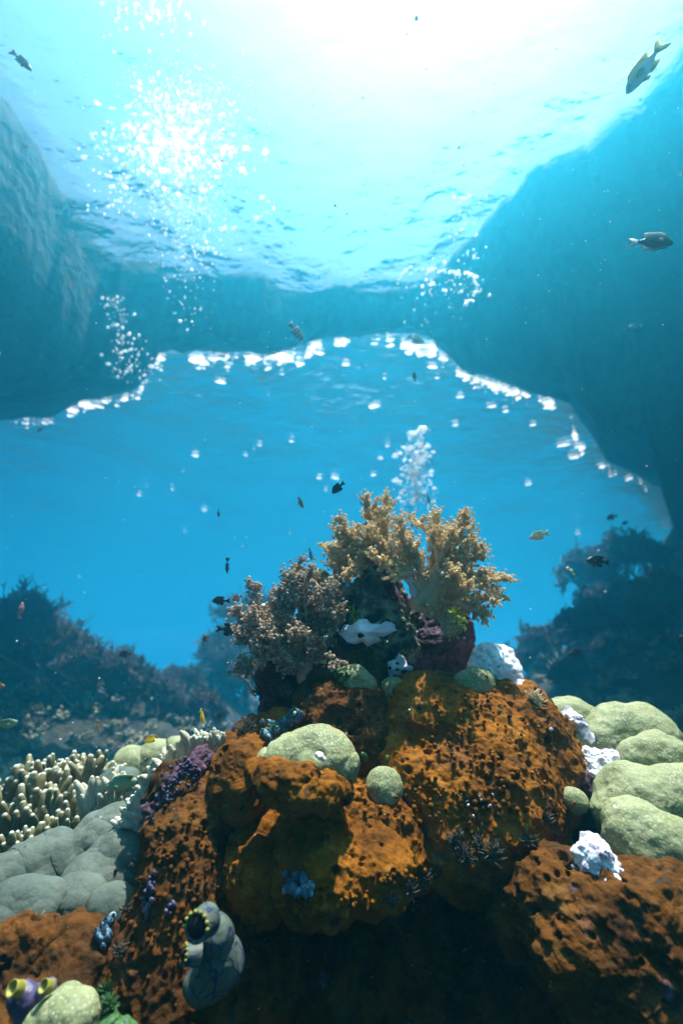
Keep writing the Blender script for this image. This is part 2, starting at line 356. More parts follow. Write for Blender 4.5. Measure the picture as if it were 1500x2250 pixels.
def build_arch():
    na, nk = 520, 72
    aa = np.linspace(-math.radians(95), math.radians(95), na)
    Ro = np.interp(aa, ao, ro); Ri = np.interp(aa, ai, ri)
    Ri = Ri*(1+.05*fbm(np.stack([aa*4, aa*0, aa*0+3.3], 1), 1, 3, 12))
    Ro = np.maximum(Ro, Ri+.5)
    side = sst(.16, .5, np.abs(aa-.08))
    th = .35 + 1.5*side
    v = []
    for k in range(nk):
        s = k/nk*2*math.pi
        t = .5-.5*math.cos(s)                      # 0 inner .. 1 outer and back
        up = math.sin(s)                           # lower half first
        R = Ri+(Ro-Ri)*t
        drop = np.minimum(th*abs(up)**.45, .75*H*np.maximum(1-R/Ro, 0))
        z = H-.02-drop if up > 0 else H-.02+.75*abs(up)**.5*np.clip((Ro-Ri)/2, .3, 1)
        v.append(np.stack([R*np.sin(aa), R*np.cos(aa), z], 1))
    v = np.stack(v, 0).reshape(-1, 3)
    p = v.copy(); low = np.clip((H-.10-v[:, 2])/.6, 0, 1)
    v[:, 2] += low*(.30*fbm(p, .9, 5, 40, .5)+.10*(worley(p*1.4, 41)[0]-.5))
    low0 = low > 0; RoT = np.tile(Ro, nk); r0 = np.hypot(v[:,0], v[:,1])
    v[:, 2] = np.where(low0, np.maximum(v[:, 2], H-.06-.80*H*np.maximum(1-r0/RoT, 0)), v[:, 2])
    edge = .10*fbm(p*np.array([1, 1, 0]), 2.2, 4, 44)
    rr = np.hypot(p[:,0], p[:,1])[:, None]; v[:, :2] += p[:, :2]/rr*edge[:, None]
    i, j = np.meshgrid(np.arange(nk), np.arange(na-1), indexing='ij')
    a = (i*na+j).ravel(); b = (((i+1) % nk)*na+j).ravel()
    f = np.stack([a, a+1, b+1, b], 1)
    v[:, 2] = np.where(low0, np.minimum(v[:, 2], H-.05), v[:, 2])
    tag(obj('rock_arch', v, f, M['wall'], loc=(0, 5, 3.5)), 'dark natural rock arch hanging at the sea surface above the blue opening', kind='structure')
build_arch()

# ------------------------------------------------------------------ blobs: lobed star-shaped bodies
def sponge_disp(a=1.0, f=1.0, holes=True):
    def d(p, n):
        r = .010*a*fbm(p, 13*f, 4, 21) + .003*a*fbm(p, 60*f, 3, 25)
        w0, c0 = worley(p*24*f+.3*vnoise(p*40, 3)[:, None], 29); r = r + a*.010*np.clip(1-w0*1.35, 0, 1)*c0
        w1, c1 = worley(p*46*f, 31); r = r + a*.007*np.clip(1-w1*1.7, 0, 1)**1.5*(c1 > .45)
        w2, c2 = worley(p*105*f, 37); r = r + a*.0028*np.clip(1-w2*1.6, 0, 1)**1.3*(c2 > .5)
        if holes:
            w3, c3 = worley(p*30*f, 35); r = r - a*.014*(1-sst(.10, .26, w3))*(c3 > .62)
            w4, c4 = worley(p*64*f, 39); r = r - a*.006*(1-sst(.12, .3, w4))*(c4 > .72)
        return r
    return d
def rock_disp(a=1.0):
    def d(p, n): return a*(.022*fbm(p, 11, 6, 51, .55) + .008*(.5-worley(p*38, 53)[0]))
    return d
def coral_disp(a=1.0):
    def d(p, n): return a*(.006*fbm(p, 16, 4, 61) + .0006*fbm(p, 90, 2, 63))
    return d
def lump_disp(a=1.0):
    def d(p, n):
        w1, c1 = worley(p*20, 71); w2, _ = worley(p*45, 72)
        return a*(.013*np.clip(1-w1*w1, 0, 1) + .004*np.clip(1-w2*w2, 0, 1) + .004*fbm(p, 12, 4, 73))
    return d
def white_disp(p, n):
    w1, c1 = worley(p*70, 81); w3, c3 = worley(p*52, 83)
    return .004*np.clip(1-w1*1.3, 0, 1) - .008*(1-sst(.12, .3, w3))*(c3 > .4) + .004*fbm(p, 30, 3, 82)
def spiky_disp(p, n):
    w1, c1 = worley(p*80, 85); return .012*np.clip(1-w1*1.5, 0, 1)**1.5*c1 + .008*fbm(p, 40, 4, 86)
def blob_geo(c, spheres, sub, k, disp, zs=1.0):
    u, f = ico(sub); c = (*c[:2], c[2]*zs); spheres = [(a, b_, d*zs, r) for a, b_, d, r in spheres]; Cc = P(*c)
    S = np.array([P(a, b, d) for a, b, d, r in spheres])-Cc; R = np.array([r*d/F for a, b, d, r in spheres])
    b = u@S.T; disc = R**2-(S**2).sum(1)+b*b
    t = b+np.where(disc > 0, np.sqrt(np.maximum(disc, 0)), -2*np.sqrt(np.maximum(-disc, 0)))
    m = t.max(1); t = m+np.log(np.exp(k*(t-m[:, None])).sum(1))/k - math.log(1.6)/k
    v = u*np.maximum(t, .004)[:, None]+Cc
    if disp is not None:
        n = normals(v, f); v = v+n*disp(v, n)[:, None]
    return v, f
ZB = np.full((1300, 900), 99.0)
def splat(v):
    dep = v[:,1]*cp+v[:,2]*sp; ok = dep > .1; v, dep = v[ok], dep[ok]
    px = 750+v[:,0]/dep*F; py = 1125-(v[:,2]*cp-v[:,1]*sp)/dep*F
    i, j = (py/2+50).astype(int), (px/2+50).astype(int); ok = (i >= 0) & (i < 1300) & (j >= 0) & (j < 900)
    np.minimum.at(ZB, (i[ok], j[ok]), dep[ok])
def surf(px, py, d0=None):
    i, j = int(py/2+50), int(px/2+50)
    if not (3 <= i < 1297 and 3 <= j < 897): return d0
    z = ZB[i-2:i+3, j-2:j+3].min()
    return z if z < 50 else d0
def blob(name, c, spheres, m, disp, sub=6, k=90, label=None, cat=None, group=None, kind=None, parent=None):
    v, f = blob_geo(c, spheres, sub, k, disp, 1.09 if name == 'pinnacle_rock' or (label and 'wedged at the foot' in label) else 1.0)
    if parent is None: splat(v)
    o = v.mean(0); o[2] = v[:, 2].min()
    return tag(obj(name, v, f, m, parent, o), label, cat, group, kind)

# the rock under everything
blob('reef_rock', (1000,2000,1.08), [(700,1780,1.02,160),(880,1830,1.08,220),(1150,1850,1.08,240),(1370,1950,1.05,240),(650,1970,.98,240),(1000,2150,1.02,300),(1450,2250,.95,300),(560,2150,.92,220),(1300,1760,1.08,140),(560,1760,1.0,90)],
     M['rock'], rock_disp(1.3), 7, 60, 'dark brown rock carrying the sponge boulders', kind='structure')
G1 = 'orange sponge covered boulders of the bommie'
BLD = {}
def boulder(label, c, s, m='sponge', sub=7, disp=None, k=80):
    BLD[label.split()[0]] = o = blob('sponge_boulder', c, s, M[m], disp or sponge_disp(), sub, k, label, 'boulder', G1)
    return o
boulder('largest rounded orange sponge boulder, below the white lumpy sponge', (1050,1700,.88),
        [(1010,1640,.94,148),(1120,1640,.94,138),(1160,1705,.90,112),(1060,1770,.82,168),(935,1605,.93,118),(1000,1855,.77,105),(1150,1820,.83,100),(915,1560,.95,76),(1060,1575,.97,97),(925,1720,.84,105),(1060,1690,.88,150)], sub=8)
boulder('knobbly orange boulder left of the largest one, below a green dome coral', (765,1590,.92),
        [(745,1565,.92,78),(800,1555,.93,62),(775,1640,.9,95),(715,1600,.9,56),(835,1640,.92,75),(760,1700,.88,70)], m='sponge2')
boulder('broad bright orange boulder at the front, under the overhanging ledge', (710,1850,.74),
        [(575,1870,.74,98),(650,1855,.74,105),(760,1830,.75,102),(850,1855,.75,95),(895,1890,.74,66),(710,1915,.66,108),(790,1785,.81,72),(600,1800,.80,58),(560,1930,.68,80),(830,1920,.67,80)], sub=8)
boulder('dark orange overhanging ledge directly below the big green dome coral', (650,1725,.68),
        [(602,1712,.66,50),(655,1732,.645,55),(720,1745,.66,45),(757,1740,.68,28),(570,1700,.68,25)], m='sponge', sub=7)
boulder('smooth orange lump left of the big green dome coral', (520,1710,.76),
        [(520,1690,.76,62),(508,1730,.74,54),(560,1675,.78,52),(530,1765,.73,48)], sub=7, disp=sponge_disp(.7))
boulder('long dark orange flank of rock down the left side of the bommie', (420,1970,.70),
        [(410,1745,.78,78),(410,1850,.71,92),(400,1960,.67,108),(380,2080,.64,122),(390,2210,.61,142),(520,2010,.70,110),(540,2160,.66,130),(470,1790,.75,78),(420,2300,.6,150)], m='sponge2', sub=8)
boulder('low dim orange boulder at the lower right, under the green lobes', (1370,2080,.62),
        [(1225,1965,.65,92),(1330,2015,.61,118),(1460,2015,.59,114),(1260,2100,.6,108),(1400,2160,.58,150),(1530,2110,.58,150),(1190,2060,.64,78),(1500,2250,.57,140),(1150,2020,.68,70)], m='sponge2', sub=8, disp=sponge_disp(1.1))  # darker sponge puts the weaker light on this boulder into its colour
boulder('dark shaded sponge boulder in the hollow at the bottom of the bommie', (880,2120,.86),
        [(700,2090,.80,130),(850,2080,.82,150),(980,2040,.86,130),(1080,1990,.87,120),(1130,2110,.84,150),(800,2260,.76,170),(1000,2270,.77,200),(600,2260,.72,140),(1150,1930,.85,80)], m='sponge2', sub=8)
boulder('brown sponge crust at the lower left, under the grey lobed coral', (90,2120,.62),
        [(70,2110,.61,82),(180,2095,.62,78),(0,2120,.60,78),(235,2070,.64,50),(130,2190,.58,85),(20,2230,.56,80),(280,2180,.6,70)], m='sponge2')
boulder('orange rock wedged at the foot of the pinnacle', (785,1480,.99),
        [(775,1470,.97,62),(725,1490,.97,62),(835,1470,.98,45),(780,1530,.95,80),(690,1540,.95,50)], disp=sponge_disp(.6))
boulder('orange rim of rock below the blue sea squirts', (560,1615,.90), [(545,1620,.88,40),(590,1610,.9,42),(620,1600,.92,40),(500,1650,.86,38)], sub=6, disp=sponge_disp(.6))

# pinnacle
G2 = 'rocks of the coral topped pinnacle'
blob('pinnacle_rock', (820,1400,1.03), [(843,1308,1.03,62),(812,1362,1.01,78),(850,1400,1.02,75),(770,1400,1.03,70),(830,1460,1.02,85),(880,1340,1.04,48),(760,1345,1.04,40)], M['pinnacle'], rock_disp(1.0), 7, 110,
     'mottled grey green rock standing between the two soft corals', 'rock', G2)
blob('pinnacle_rock', (940,1420,1.06), [(960,1395,1.06,72),(925,1450,1.05,72),(985,1430,1.06,50),(985,1370,1.06,45),(900,1400,1.07,60),(900,1500,1.04,70)], M['purple'], rock_disp(1.0), 7, 110,
     'dark purple rock under the right soft coral', 'rock', G2)
blob('pinnacle_rock', (640,1500,1.0), [(632,1480,1.0,70),(622,1540,.99,66),(690,1470,1.02,70),(600,1500,1.01,45),(640,1580,.98,60)], M['purple'], rock_disp(1.1), 7, 110,
     'dark reddish purple rock under the left soft coral', 'rock', G2)
blob('pinnacle_rock', (705,1350,1.1), [(700,1345,1.1,52),(735,1335,1.1,36),(690,1400,1.09,60)], M['purple'], rock_disp(.8), 6, 110,
     'low violet saddle of rock between the soft corals, at the back', 'rock', G2)
blob('pinnacle_rock', (590,1590,.97), [(590,1590,.97,38),(555,1600,.95,30),(625,1580,.98,34),(530,1610,.93,20)], M['purple'], rock_disp(.8), 6, 110,
     'small maroon rock above the rim with blue sea squirts', 'rock', G2)
blob('encrusted_rock', (380,1730,.76), [(375,1740,.745,42),(420,1700,.76,34),(350,1790,.73,36),(455,1660,.79,24)], M['purple'], spiky_disp, 6, 110,
     'violet speckled crust between the finger coral and the orange lump', 'rock')

# green dome corals
G3 = 'green dome corals on the bommie'
def dome(label, c, s, sub=6, k=130, a=1.0, m='green'):
    return blob('dome_coral', c, s, M[m], coral_disp(a), sub, k, label, 'coral', G3)
g1 = dome('big pale green dome coral with a white scar above the orange ledge', (680,1675,.71), [(690,1668,.72,78),(636,1678,.70,56),(724,1680,.71,52),(596,1694,.70,34),(745,1695,.70,28)], 7, 60)
dome('small round green coral right of the ledge', (845,1732,.77), [(845,1730,.77,38),(850,1745,.76,34)])
dome('green dome coral at the foot of the pinnacle beside dark green algae', (785,1500,.93), [(785,1497,.93,38),(762,1503,.93,30),(808,1507,.92,27)])
dome('little green coral sliver left of the large boulder top', (862,1515,.95), [(862,1514,.95,28),(850,1520,.95,22)])
dome('green dome coral in front of the white lumpy sponge', (1045,1502,.93), [(1045,1500,.93,40),(1020,1505,.93,30),(1068,1504,.93,27)])
dome('flat green coral at the top of the right slope', (1250,1600,1.02), [(1250,1592,1.02,62),(1290,1597,1.02,48),(1210,1592,1.02,45)])
dome('narrow green lobe squeezed beside the large boulder', (1245,1635,.93), [(1240,1625,.93,52),(1262,1660,.91,40),(1212,1598,.94,32)])
dome('double humped green coral high on the right', (1370,1640,.97), [(1365,1620,.95,72),(1326,1628,.94,46),(1420,1640,.95,78),(1465,1685,.95,80),(1410,1590,.97,42)], 7)
dome('green hump in the middle of the right slope beside white rubble', (1440,1685,.88), [(1440,1680,.86,70),(1398,1668,.86,40),(1490,1685,.86,55)], 7)
dome('largest smooth green lobe arching at the right edge', (1430,1790,.80), [(1390,1770,.78,86),(1480,1765,.78,86),(1342,1790,.765,48),(1545,1770,.78,90)], 7)
dome('folded green lobe curling down over the low orange boulder', (1420,1860,.69), [(1390,1822,.68,66),(1422,1890,.66,75),(1462,1872,.66,80),(1372,1872,.67,52),(1510,1905,.66,70)], 7)
dome('tiny smooth grey green coral by the shadowed gap', (1263,1757,.78), [(1263,1755,.78,27),(1268,1765,.775,25)], 5)
dome('greyish dome coral at the bottom left corner', (140,2245,.5), [(150,2240,.5,66),(95,2275,.5,62),(188,2235,.5,42)])
o = blob('dome_coral', (248,2268,.49), [(245,2268,.49,36),(275,2280,.48,30)], M['algae'], lambda p, n: spiky_disp(p, n)*.6, 6, 130, 'spiky yellow green coral cut by the bottom edge', 'coral', G3)
o.data.materials[0] = M['darkgreen']
# scar on the big dome
blob('scar', (703,1662,.662), [(703,1662,.665,9),(697,1658,.665,6),(710,1668,.665,5)], M['white'], lambda p, n: spiky_disp(p, n)*.25, 4, 300, parent=g1)

# white sponges and rubble
blob('lumpy_sponge', (1085,1475,1.0), [(1083,1462,1.0,46),(1072,1440,1.0,25),(1112,1482,.98,36),(1135,1520,.95,26),(1058,1470,1.0,32),(1100,1440,1.01,22)], M['white'], white_disp, 7, 150,
     'white lumpy sponge riddled with pores behind the largest boulder', 'sponge')
blob('white_rubble', (1320,1685,.86), [(1340,1690,.86,40),(1300,1675,.87,30),(1372,1680,.87,26),(1305,1715,.85,26)], M['whitemix'], spiky_disp, 6, 150, 'white encrusted rubble between the green lobes', 'rubble')
blob('white_rubble', (1318,1900,.63), [(1312,1880,.62,42),(1330,1922,.61,42),(1292,1920,.62,32),(1348,1945,.60,22)], M['whitemix'], spiky_disp, 6, 150, 'white and blue rubble on the low orange boulder', 'rubble')
blob('white_rubble', (1268,1600,.93), [(1262,1592,.92,24),(1280,1615,.91,18),(1240,1580,.94,18)], M['whitemix'], spiky_disp, 6, 150, 'small white rubble patch beside the narrow green lobe', 'rubble')
blob('white_rubble', (1305,1735,.83), [(1300,1735,.82,26),(1288,1715,.83,20)], M['purple'], spiky_disp, 5, 150, 'violet rubble above the tiny smooth coral', 'rubble')
def plate(label, outline, d, holes, bend=.02, tilt=.35, thick=.006):
    d *= 1.08
    q = np.array(outline, float); n = 160
    s = np.r_[0, np.cumsum(np.hypot(*np.diff(np.vstack([q, q[:1]]), axis=0).T))]; qq = np.vstack([q, q[:1]])
    t = np.linspace(0, s[-1], n, endpoint=False); ox, oy = np.interp(t, s, qq[:,0]), np.interp(t, s, qq[:,1])
    cx, cy_ = ox.mean(), oy.mean(); rings = 9; top = []
    for k in range(rings+1):
        a = k/rings; x_ = cx+(ox-cx)*a; y_ = cy_+(oy-cy_)*a
        top.append(np.stack([x_, y_], 1))
    top = np.concatenate(top)
    def w3(pts, off):
        r = np.array([ray(*p) for p in pts]); dd = d - (pts[:,1]-cy_)*d/F*tilt + off
        e = fbm(np.stack([pts[:,0], pts[:,1], np.zeros(len(pts))], 1), .035, 4, 5)*.009
        return r*(dd+e)[:, None]
    edge = np.linspace(0, 1, rings+1).repeat(n)
    vf = w3(top, -thick*np.sqrt(np.maximum(1-edge**6, 0))-bend*(1-edge)); vb = w3(top, thick+.02)
    k = np.arange(n); f = []
    for r_ in range(rings): f.append(np.stack([r_*n+k, (r_+1)*n+k, (r_+1)*n+(k+1) % n, r_*n+(k+1) % n], 1))
    f = np.concatenate(f); nv = len(vf)
    fb = f[:, ::-1]+nv; b = rings*n
    rim = np.stack([b+k, b+k+nv, b+(k+1) % n+nv, b+(k+1) % n], 1)
    v = np.concatenate([vf, vb])
    loc = v.mean(0)
    o = obj('sponge_plate', v, np.concatenate([f, fb, rim]), M['plate'], loc=loc); tag(o, label, 'sponge', 'white encrusting sponge plates on the pinnacle')
    for hx, hy, hr in holes:
        mb = MB(); c = w3(np.array([[hx, hy]]), -thick-bend*.5)[0]; vv, ff = ico(3)
        mb.add(vv*np.array([hr, hr*.7, hr*.8])*d/F+c, ff); mb.build('pore_shade', M['hole_shade'], o, tuple(c))  # dark blob stands in for the shade inside the pore
plate('wide ragged white sponge plate below the mottled rock', [(742,1392),(756,1372),(772,1374),(790,1360),(806,1360),(815,1370),(838,1372),(852,1362),(868,1368),(872,1385),(855,1392),(842,1400),(832,1398),(838,1408),(822,1414),(808,1422),(796,1410),(780,1416),(764,1412),(752,1400)], .925, [(793,1396,8)])
plate('upright white sponge plate with dark pores between orange rocks', [(850,1455),(868,1448),(876,1434),(888,1444),(895,1460),(908,1466),(904,1475),(890,1478),(884,1492),(856,1498),(852,1475)], .93, [(873,1458,4),(872,1472,5),(888,1476,7),(856,1468,4)], .006, .1)
plate('small frilled white plate at the foot of the right soft coral stalk', [(872,1256),(884,1248),(892,1258),(908,1262),(912,1275),(906,1285),(918,1300),(915,1316),(904,1310),(898,1300),(902,1285),(892,1278),(880,1272)], .95, [], .006, .0)
plate('tiny white plate on the tip of the mottled rock', [(832,1222),(840,1212),(848,1214),(850,1226),(842,1232),(835,1230)], .99, [], .004, .0)

# grey lobed coral at the left
G4 = 'pale grey lobed corals at the left'
def lobed(label, c, s, sub=7): return blob('lobed_coral', c, s, M['greywhite'], lump_disp(1.0), sub, 95, label, 'coral', G4)
lobed('largest grey lobed coral touching the long orange flank', (235,1905,.80), [(225,1855,.82,58),(280,1845,.84,48),(175,1895,.80,50),(262,1915,.78,70),(205,1955,.75,62),(300,1945,.78,60),(250,1850,.84,50)], 8)
lobed('grey lobed coral at the left edge below the finger corals', (70,1930,.77), [(95,1905,.77,52),(35,1930,.75,52),(135,1885,.79,42),(-10,1965,.72,60),(70,1950,.75,50)])
lobed('smooth dark grey lobe at the left edge above the brown crust', (45,2025,.67), [(35,2015,.66,55),(85,2000,.67,46),(-5,2035,.65,60),(60,2050,.65,40)])
lobed('grey lobe tucked below the largest lobed coral', (148,2005,.70), [(150,2000,.70,52),(190,1995,.71,44),(120,2020,.69,40)])
lobed('small smooth grey lobe beside the orange flank', (245,2012,.66), [(238,2008,.66,38),(268,2018,.665,34),(222,2030,.655,26)], 6)
blob('round_coral', (300,1685,1.3), [(290,1690,1.3,40),(345,1680,1.32,42),(385,1668,1.34,34),(250,1705,1.28,25)], M['green'], lump_disp(1.2), 6, 120, 'olive rounded coral ridge behind the finger corals', 'coral')
blob('round_coral', (255,1722,1.2), [(255,1722,1.2,30),(285,1724,1.2,26),(228,1732,1.2,22)], M['greywhite'], lump_disp(.8), 5, 120, 'grey brown rounded coral just behind the finger corals', 'coral')
blob('round_coral', (-5,1760,1.1), [(-8,1760,1.1,32),(-15,1785,1.1,30)], M['green'], coral_disp(), 5, 120, 'pale green rounded coral cut by the left edge', 'coral')

# ------------------------------------------------------------------ finger corals
def fingers(label, spots, d, length, r, m, lean=(0, -.1, 1), spread=.5, seed=1, tips=None):
    """spots: base points as (px, py, depth)"""
    R = random.Random(seed); mb, tb = MB(), MB()
    for px, py, dd in spots:
        b = P(px, py, dd); n = R.choice([1, 2, 2, 3])
        for _ in range(n):
            L = length*R.uniform(.55, 1.15)*dd/F; rr = r*R.uniform(.8, 1.2)*dd/F
            dirv = np.array(lean)+np.array([R.gauss(0, spread), R.gauss(0, spread*.7), R.gauss(0, .15)]); dirv /= np.linalg.norm(dirv)
            bend = np.array([R.gauss(0, .25), R.gauss(0, .25), .25])
            pts = [b-dirv*L*.25+dirv*L*1.2*t+bend*L*.35*t*t for t in np.linspace(0, 1, 7)]
            prof = np.array([1.15, 1.1, 1.05, 1, .98, .92, .6])*rr
            tube(mb, pts, prof, 9)
            kn = pts[-1]; vv, ff = ico(2); tb.add(vv*rr*.6+(kn-(kn-pts[-2])*.02), ff)
    base = P(*spots[len(spots)//2])
    e = empty('finger_coral', base, label, 'coral', 'finger coral colonies at the left')
    mb.build('branches', M[m], e, tuple(base)); o = tb.build('pale_tips', M['fingertip'], e, tuple(base)); return e
def scatter(poly_px, n, seed, dfun):
    R = random.Random(seed); out = []
    while len(out) < n:
        a, b = R.choice(list(zip(poly_px[:-1], poly_px[1:]))); t = R.random(); wv = R.random()
        out.append((a[0]+(b[0]-a[0])*t+R.gauss(0, a[2]), a[1]+(b[1]-a[1])*t+R.gauss(0, a[2]), dfun(a[1]+(b[1]-a[1])*t)))
    return out
fingers('white tipped finger coral along the crest beside the orange lump', scatter([(485,1642,5),(440,1650,8),(400,1672,10),(372,1700,10)], 70, 1, lambda y: .84), .84, 30, 7, 'fingertip', (-.4, -.1, 1), .4, 1)
fingers('white finger coral hanging down the edge of the long orange flank', scatter([(365,1705,8),(335,1735,10),(318,1770,10),(300,1805,9),(285,1838,7)], 75, 2, lambda y: .80), .8, 28, 7.5, 'fingertip', (-.9, -.3, .6), .4, 2)
rows = [('tall olive finger coral at the left edge', [(-10,1790,18),(60,1760,16),(90,1800,18),(20,1840,18)], 62, 54, 9.5, 1.02),
        ('olive finger coral with pale tips in the middle of the coral field', [(95,1745,14),(160,1740,14),(150,1790,16),(110,1830,14)], 64, 50, 9, 1.04),
        ('pale finger coral with white bare branches near the grey lobed coral', [(190,1790,14),(240,1760,14),(280,1760,12),(230,1790,12)], 56, 48, 7.5, 1.0),
        ('smaller olive finger coral along the back of the coral field', [(60,1735,10),(130,1715,10),(200,1710,10),(260,1722,8)], 60, 42, 7.5, 1.14),
        ('sparse finger coral with bleached stubs above the grey lobed coral', [(10,1890,10),(60,1870,10),(110,1850,10),(150,1840,8)], 26, 42, 7.5, .93)]
for i, (lb, poly, n, L, r, d0) in enumerate(rows): fingers(lb, scatter(poly, n, 20+i, lambda y: d0+(1790-y)*.0012), d0, L, r, 'finger' if i != 2 else 'fingertip', (-.15, -.15, 1), .35, 30+i)
blob('bleached_stub', (102,1848,.90), [(104,1840,.90,14),(98,1856,.90,13),(108,1828,.91,9)], M['white'], lambda p, n: spiky_disp(p, n)*.4, 5, 200, 'bright white bleached coral stub standing among the finger corals', 'coral')

# ------------------------------------------------------------------ soft corals
def soft_coral(label, base, prim, m, seed, stalk_r, bushy=1.0):
    """base (px,py,d); prim: list of (px,py,depth offset,thick) ends of the main branches"""
    R = np.random.default_rng(seed); B = P(*base); d = base[2]; u = d/F
    B = P(*base[:2], base[2]*1.09); d = base[2]*1.09; u = d/F
    e = empty('soft_coral', B, label, 'coral', 'branching soft corals on the pinnacle')
    sb = MB()
    tube(sb, [B+np.array([0, .02, -.03]), B, B+np.array([0, -.005, .02])], [stalk_r*u*1.1, stalk_r*u, stalk_r*u*.9], 14)
    sb.build('stalk', M['stalk'], e, tuple(B))
    for bx, by, dz, start in prim:
        E = P(bx, by, d+dz); D = E-B; L = np.linalg.norm(D); D = D/L
        bow = np.cross(D, [0, 1, 0])*L*R.uniform(-.08, .08)+np.array([0, 0, -.06*L])
        path = lambda t: B+D*L*t+bow*4*t*(1-t)
        limb, pol = MB(), MB()
        ts = np.linspace(0, .93, 10)
        tube(limb, [path(t) for t in ts], np.interp(ts, [0, .4, 1], [stalk_r*.55, stalk_r*.34, stalk_r*.12])*u, 10)
        pos, rad, ax = [], [], []
        def finger(p0, dr, ln, r0):
            n = max(3, int(ln/(u*3.6))); bend = R.normal(0, .5, 3)+np.array([0, 0, .2]); a, b = frame(dr)
            for t in np.linspace(0, 1, n):
                c = p0+dr*ln*t+bend*ln*.3*t*t; ph = R.uniform(0, 6.28); ring = 4
                for q in range(ring):
                    an = ph+q*6.283/ring; o = (a*math.cos(an)+b*math.sin(an))*r0*(.85-.2*t)
                    pos.append(c+o+dr*R.normal(0, .8)*u); rad.append(r0*R.uniform(.38, .54)); ax.append(o/np.linalg.norm(o)*.3+dr*.2)
            pos.append(p0+dr*ln*1.05+bend*ln*.3); rad.append(r0*.85); ax.append(dr*.05)
        def sprig(p0, dr, ln, r0):
            tube(limb, [p0, p0+dr*ln*.5, p0+dr*ln*.85], [r0*1.2, r0, r0*.6], 6)
            for q in range(max(5, int(ln/(u*3.6)*bushy))):
                t = R.uniform(.2, 1); sv = R.normal(0, 1, 3); sv -= dr*(sv@dr)*.5; sv /= np.linalg.norm(sv)
                dd = dr*.7+sv; dd /= np.linalg.norm(dd)
                finger(p0+dr*ln*t*.9, dd, u*R.uniform(11, 19)*(1-.35*t), u*R.uniform(2.9, 3.8))
            finger(p0+dr*ln*.8, dr, u*R.uniform(12, 20), u*3.3)
        def dress(path, D, L, start, step):
            ns = max(2, int(L/(u*step)*bushy))
            for q in range(ns):
                t = start+(1-start)*((q+R.random())/ns)
                sv = R.normal(0, 1, 3)*np.array([1, .9, 1]); sv -= D*(sv@D); sv /= np.linalg.norm(sv)
                dd = D*.7+sv*(1.1-.4*t)+np.array([0, -.12, .06]); dd /= np.linalg.norm(dd)
                sprig(path(t), dd, u*R.uniform(15, 30)*(1.05-.4*t), u*2.4)
            sprig(path(.92), D, u*24, u*3)
        dress(path, D, L, start+.05, 10)
        for q in range(3):
            t0 = R.uniform(.3, .85); p0 = path(t0); E2 = path(1.0)+np.array([R.normal(0, 42), R.normal(0, 26)-12, R.normal(0, 42)])*u
            D2 = E2-p0; L2 = np.linalg.norm(D2); D2 /= L2; L2 = min(L2, 80*u); pth = (lambda p0, D2, L2: lambda t: p0+D2*L2*t+np.array([0, 0, .1*L2])*t*t)(p0, D2, L2)
            tube(limb, [pth(t) for t in np.linspace(0, .9, 5)], np.linspace(stalk_r*.26, stalk_r*.1, 5)*u, 7)
            dress(pth, D2, L2, .3, 10)
        knobs(pol, pos, np.array(rad), np.array(ax), 1)
        lb = limb.build('branch', M['stalk'], e, tuple(B))
        pb = pol.build('polyps', M[m], lb, tuple(B))
    return e
soft_coral('left soft coral, grey brown and bushy, with a pale stalk leaning left', (668,1480,.96),
    [(525,1395,-.03,.45),(560,1285,-.02,.4),(655,1240,0,.35),(610,1300,-.05,.3),(745,1265,.02,.4),(730,1350,-.04,.3),(650,1370,-.08,.3),(560,1345,-.06,.35),(690,1410,-.08,.35),(590,1390,-.09,.4),(700,1300,-.02,.35)], 'polypgrey', 3, 24)
soft_coral('right soft coral, beige gold and wide, with a thick fleshy stalk', (940,1300,.97),
    [(830,1150,.03,.45),(880,1165,0,.4),(950,1130,.02,.35),(1015,1130,0,.4),(910,1205,-.06,.3),(980,1185,-.05,.3),(1045,1205,-.02,.5),(1070,1265,0,.6),(1060,1350,-.02,.6),(945,1335,-.06,.3),(1010,1240,-.04,.4),(860,1210,-.05,.5),(1000,1310,-.05,.45)], 'polyp', 5, 36, .8)
soft_coral('smaller soft coral reaching left over the gap behind the mottled rock', (850,1250,1.04),
    [(750,1215,0,.35),(790,1165,0,.3),(760,1180,.02,.4),(820,1130,.01,.4),(800,1200,-.03,.3),(735,1235,-.01,.5)], 'polyp', 8, 16)
dome('pale smooth dome peeking out behind the left soft coral', (700,1265,1.12), [(698,1266,1.12,24),(710,1280,1.12,22)], 5)

# small growths
def cluster(name, label, cat, spots, m, r, seed, group=None, sub=2, stretch=True, rim=None, parent=None):
    R = np.random.default_rng(seed); mb, rb = MB(), MB(); pos, rad, ax = [], [], []
    for px, py, d, n, sx, sy in spots:
        for _ in range(n):
            qx, qy = px+R.normal(0, sx), py+R.normal(0, sy); q = surf(qx, qy, d); d_ = q if abs(q-d) < .16 else d
            pos.append(P(qx, qy, d_+R.normal(0, .0015))); rad.append(r*R.uniform(.6, 1.2)*d/F)
            a = np.array([R.normal(0, .4), -.5, .8+R.normal(0, .2)]); ax.append(a/np.linalg.norm(a))
    pos, rad, ax = np.array(pos), np.array(rad), np.array(ax)
    knobs(mb, pos, rad, ax if stretch else None, sub)
    b = pos.mean(0); o = mb.build(name, M[m], parent, tuple(b)); tag(o, label, cat, group)
    if rim:
        knobs(rb, pos+ax*rad[:, None]*1.5, rad*.45, None, 2); rb.build('siphon_opening', M[rim], o, tuple(b))
    return o
cluster('sea_squirt_cluster', 'cluster of glassy teal sea squirts on the orange rim', 'sea squirts', [(600,1605,.86,16,9,8),(625,1588,.87,14,8,7),(648,1575,.88,12,8,6),(588,1618,.85,8,6,5)], 'bluecluster', 8.5, 1, rim='darkgreen')
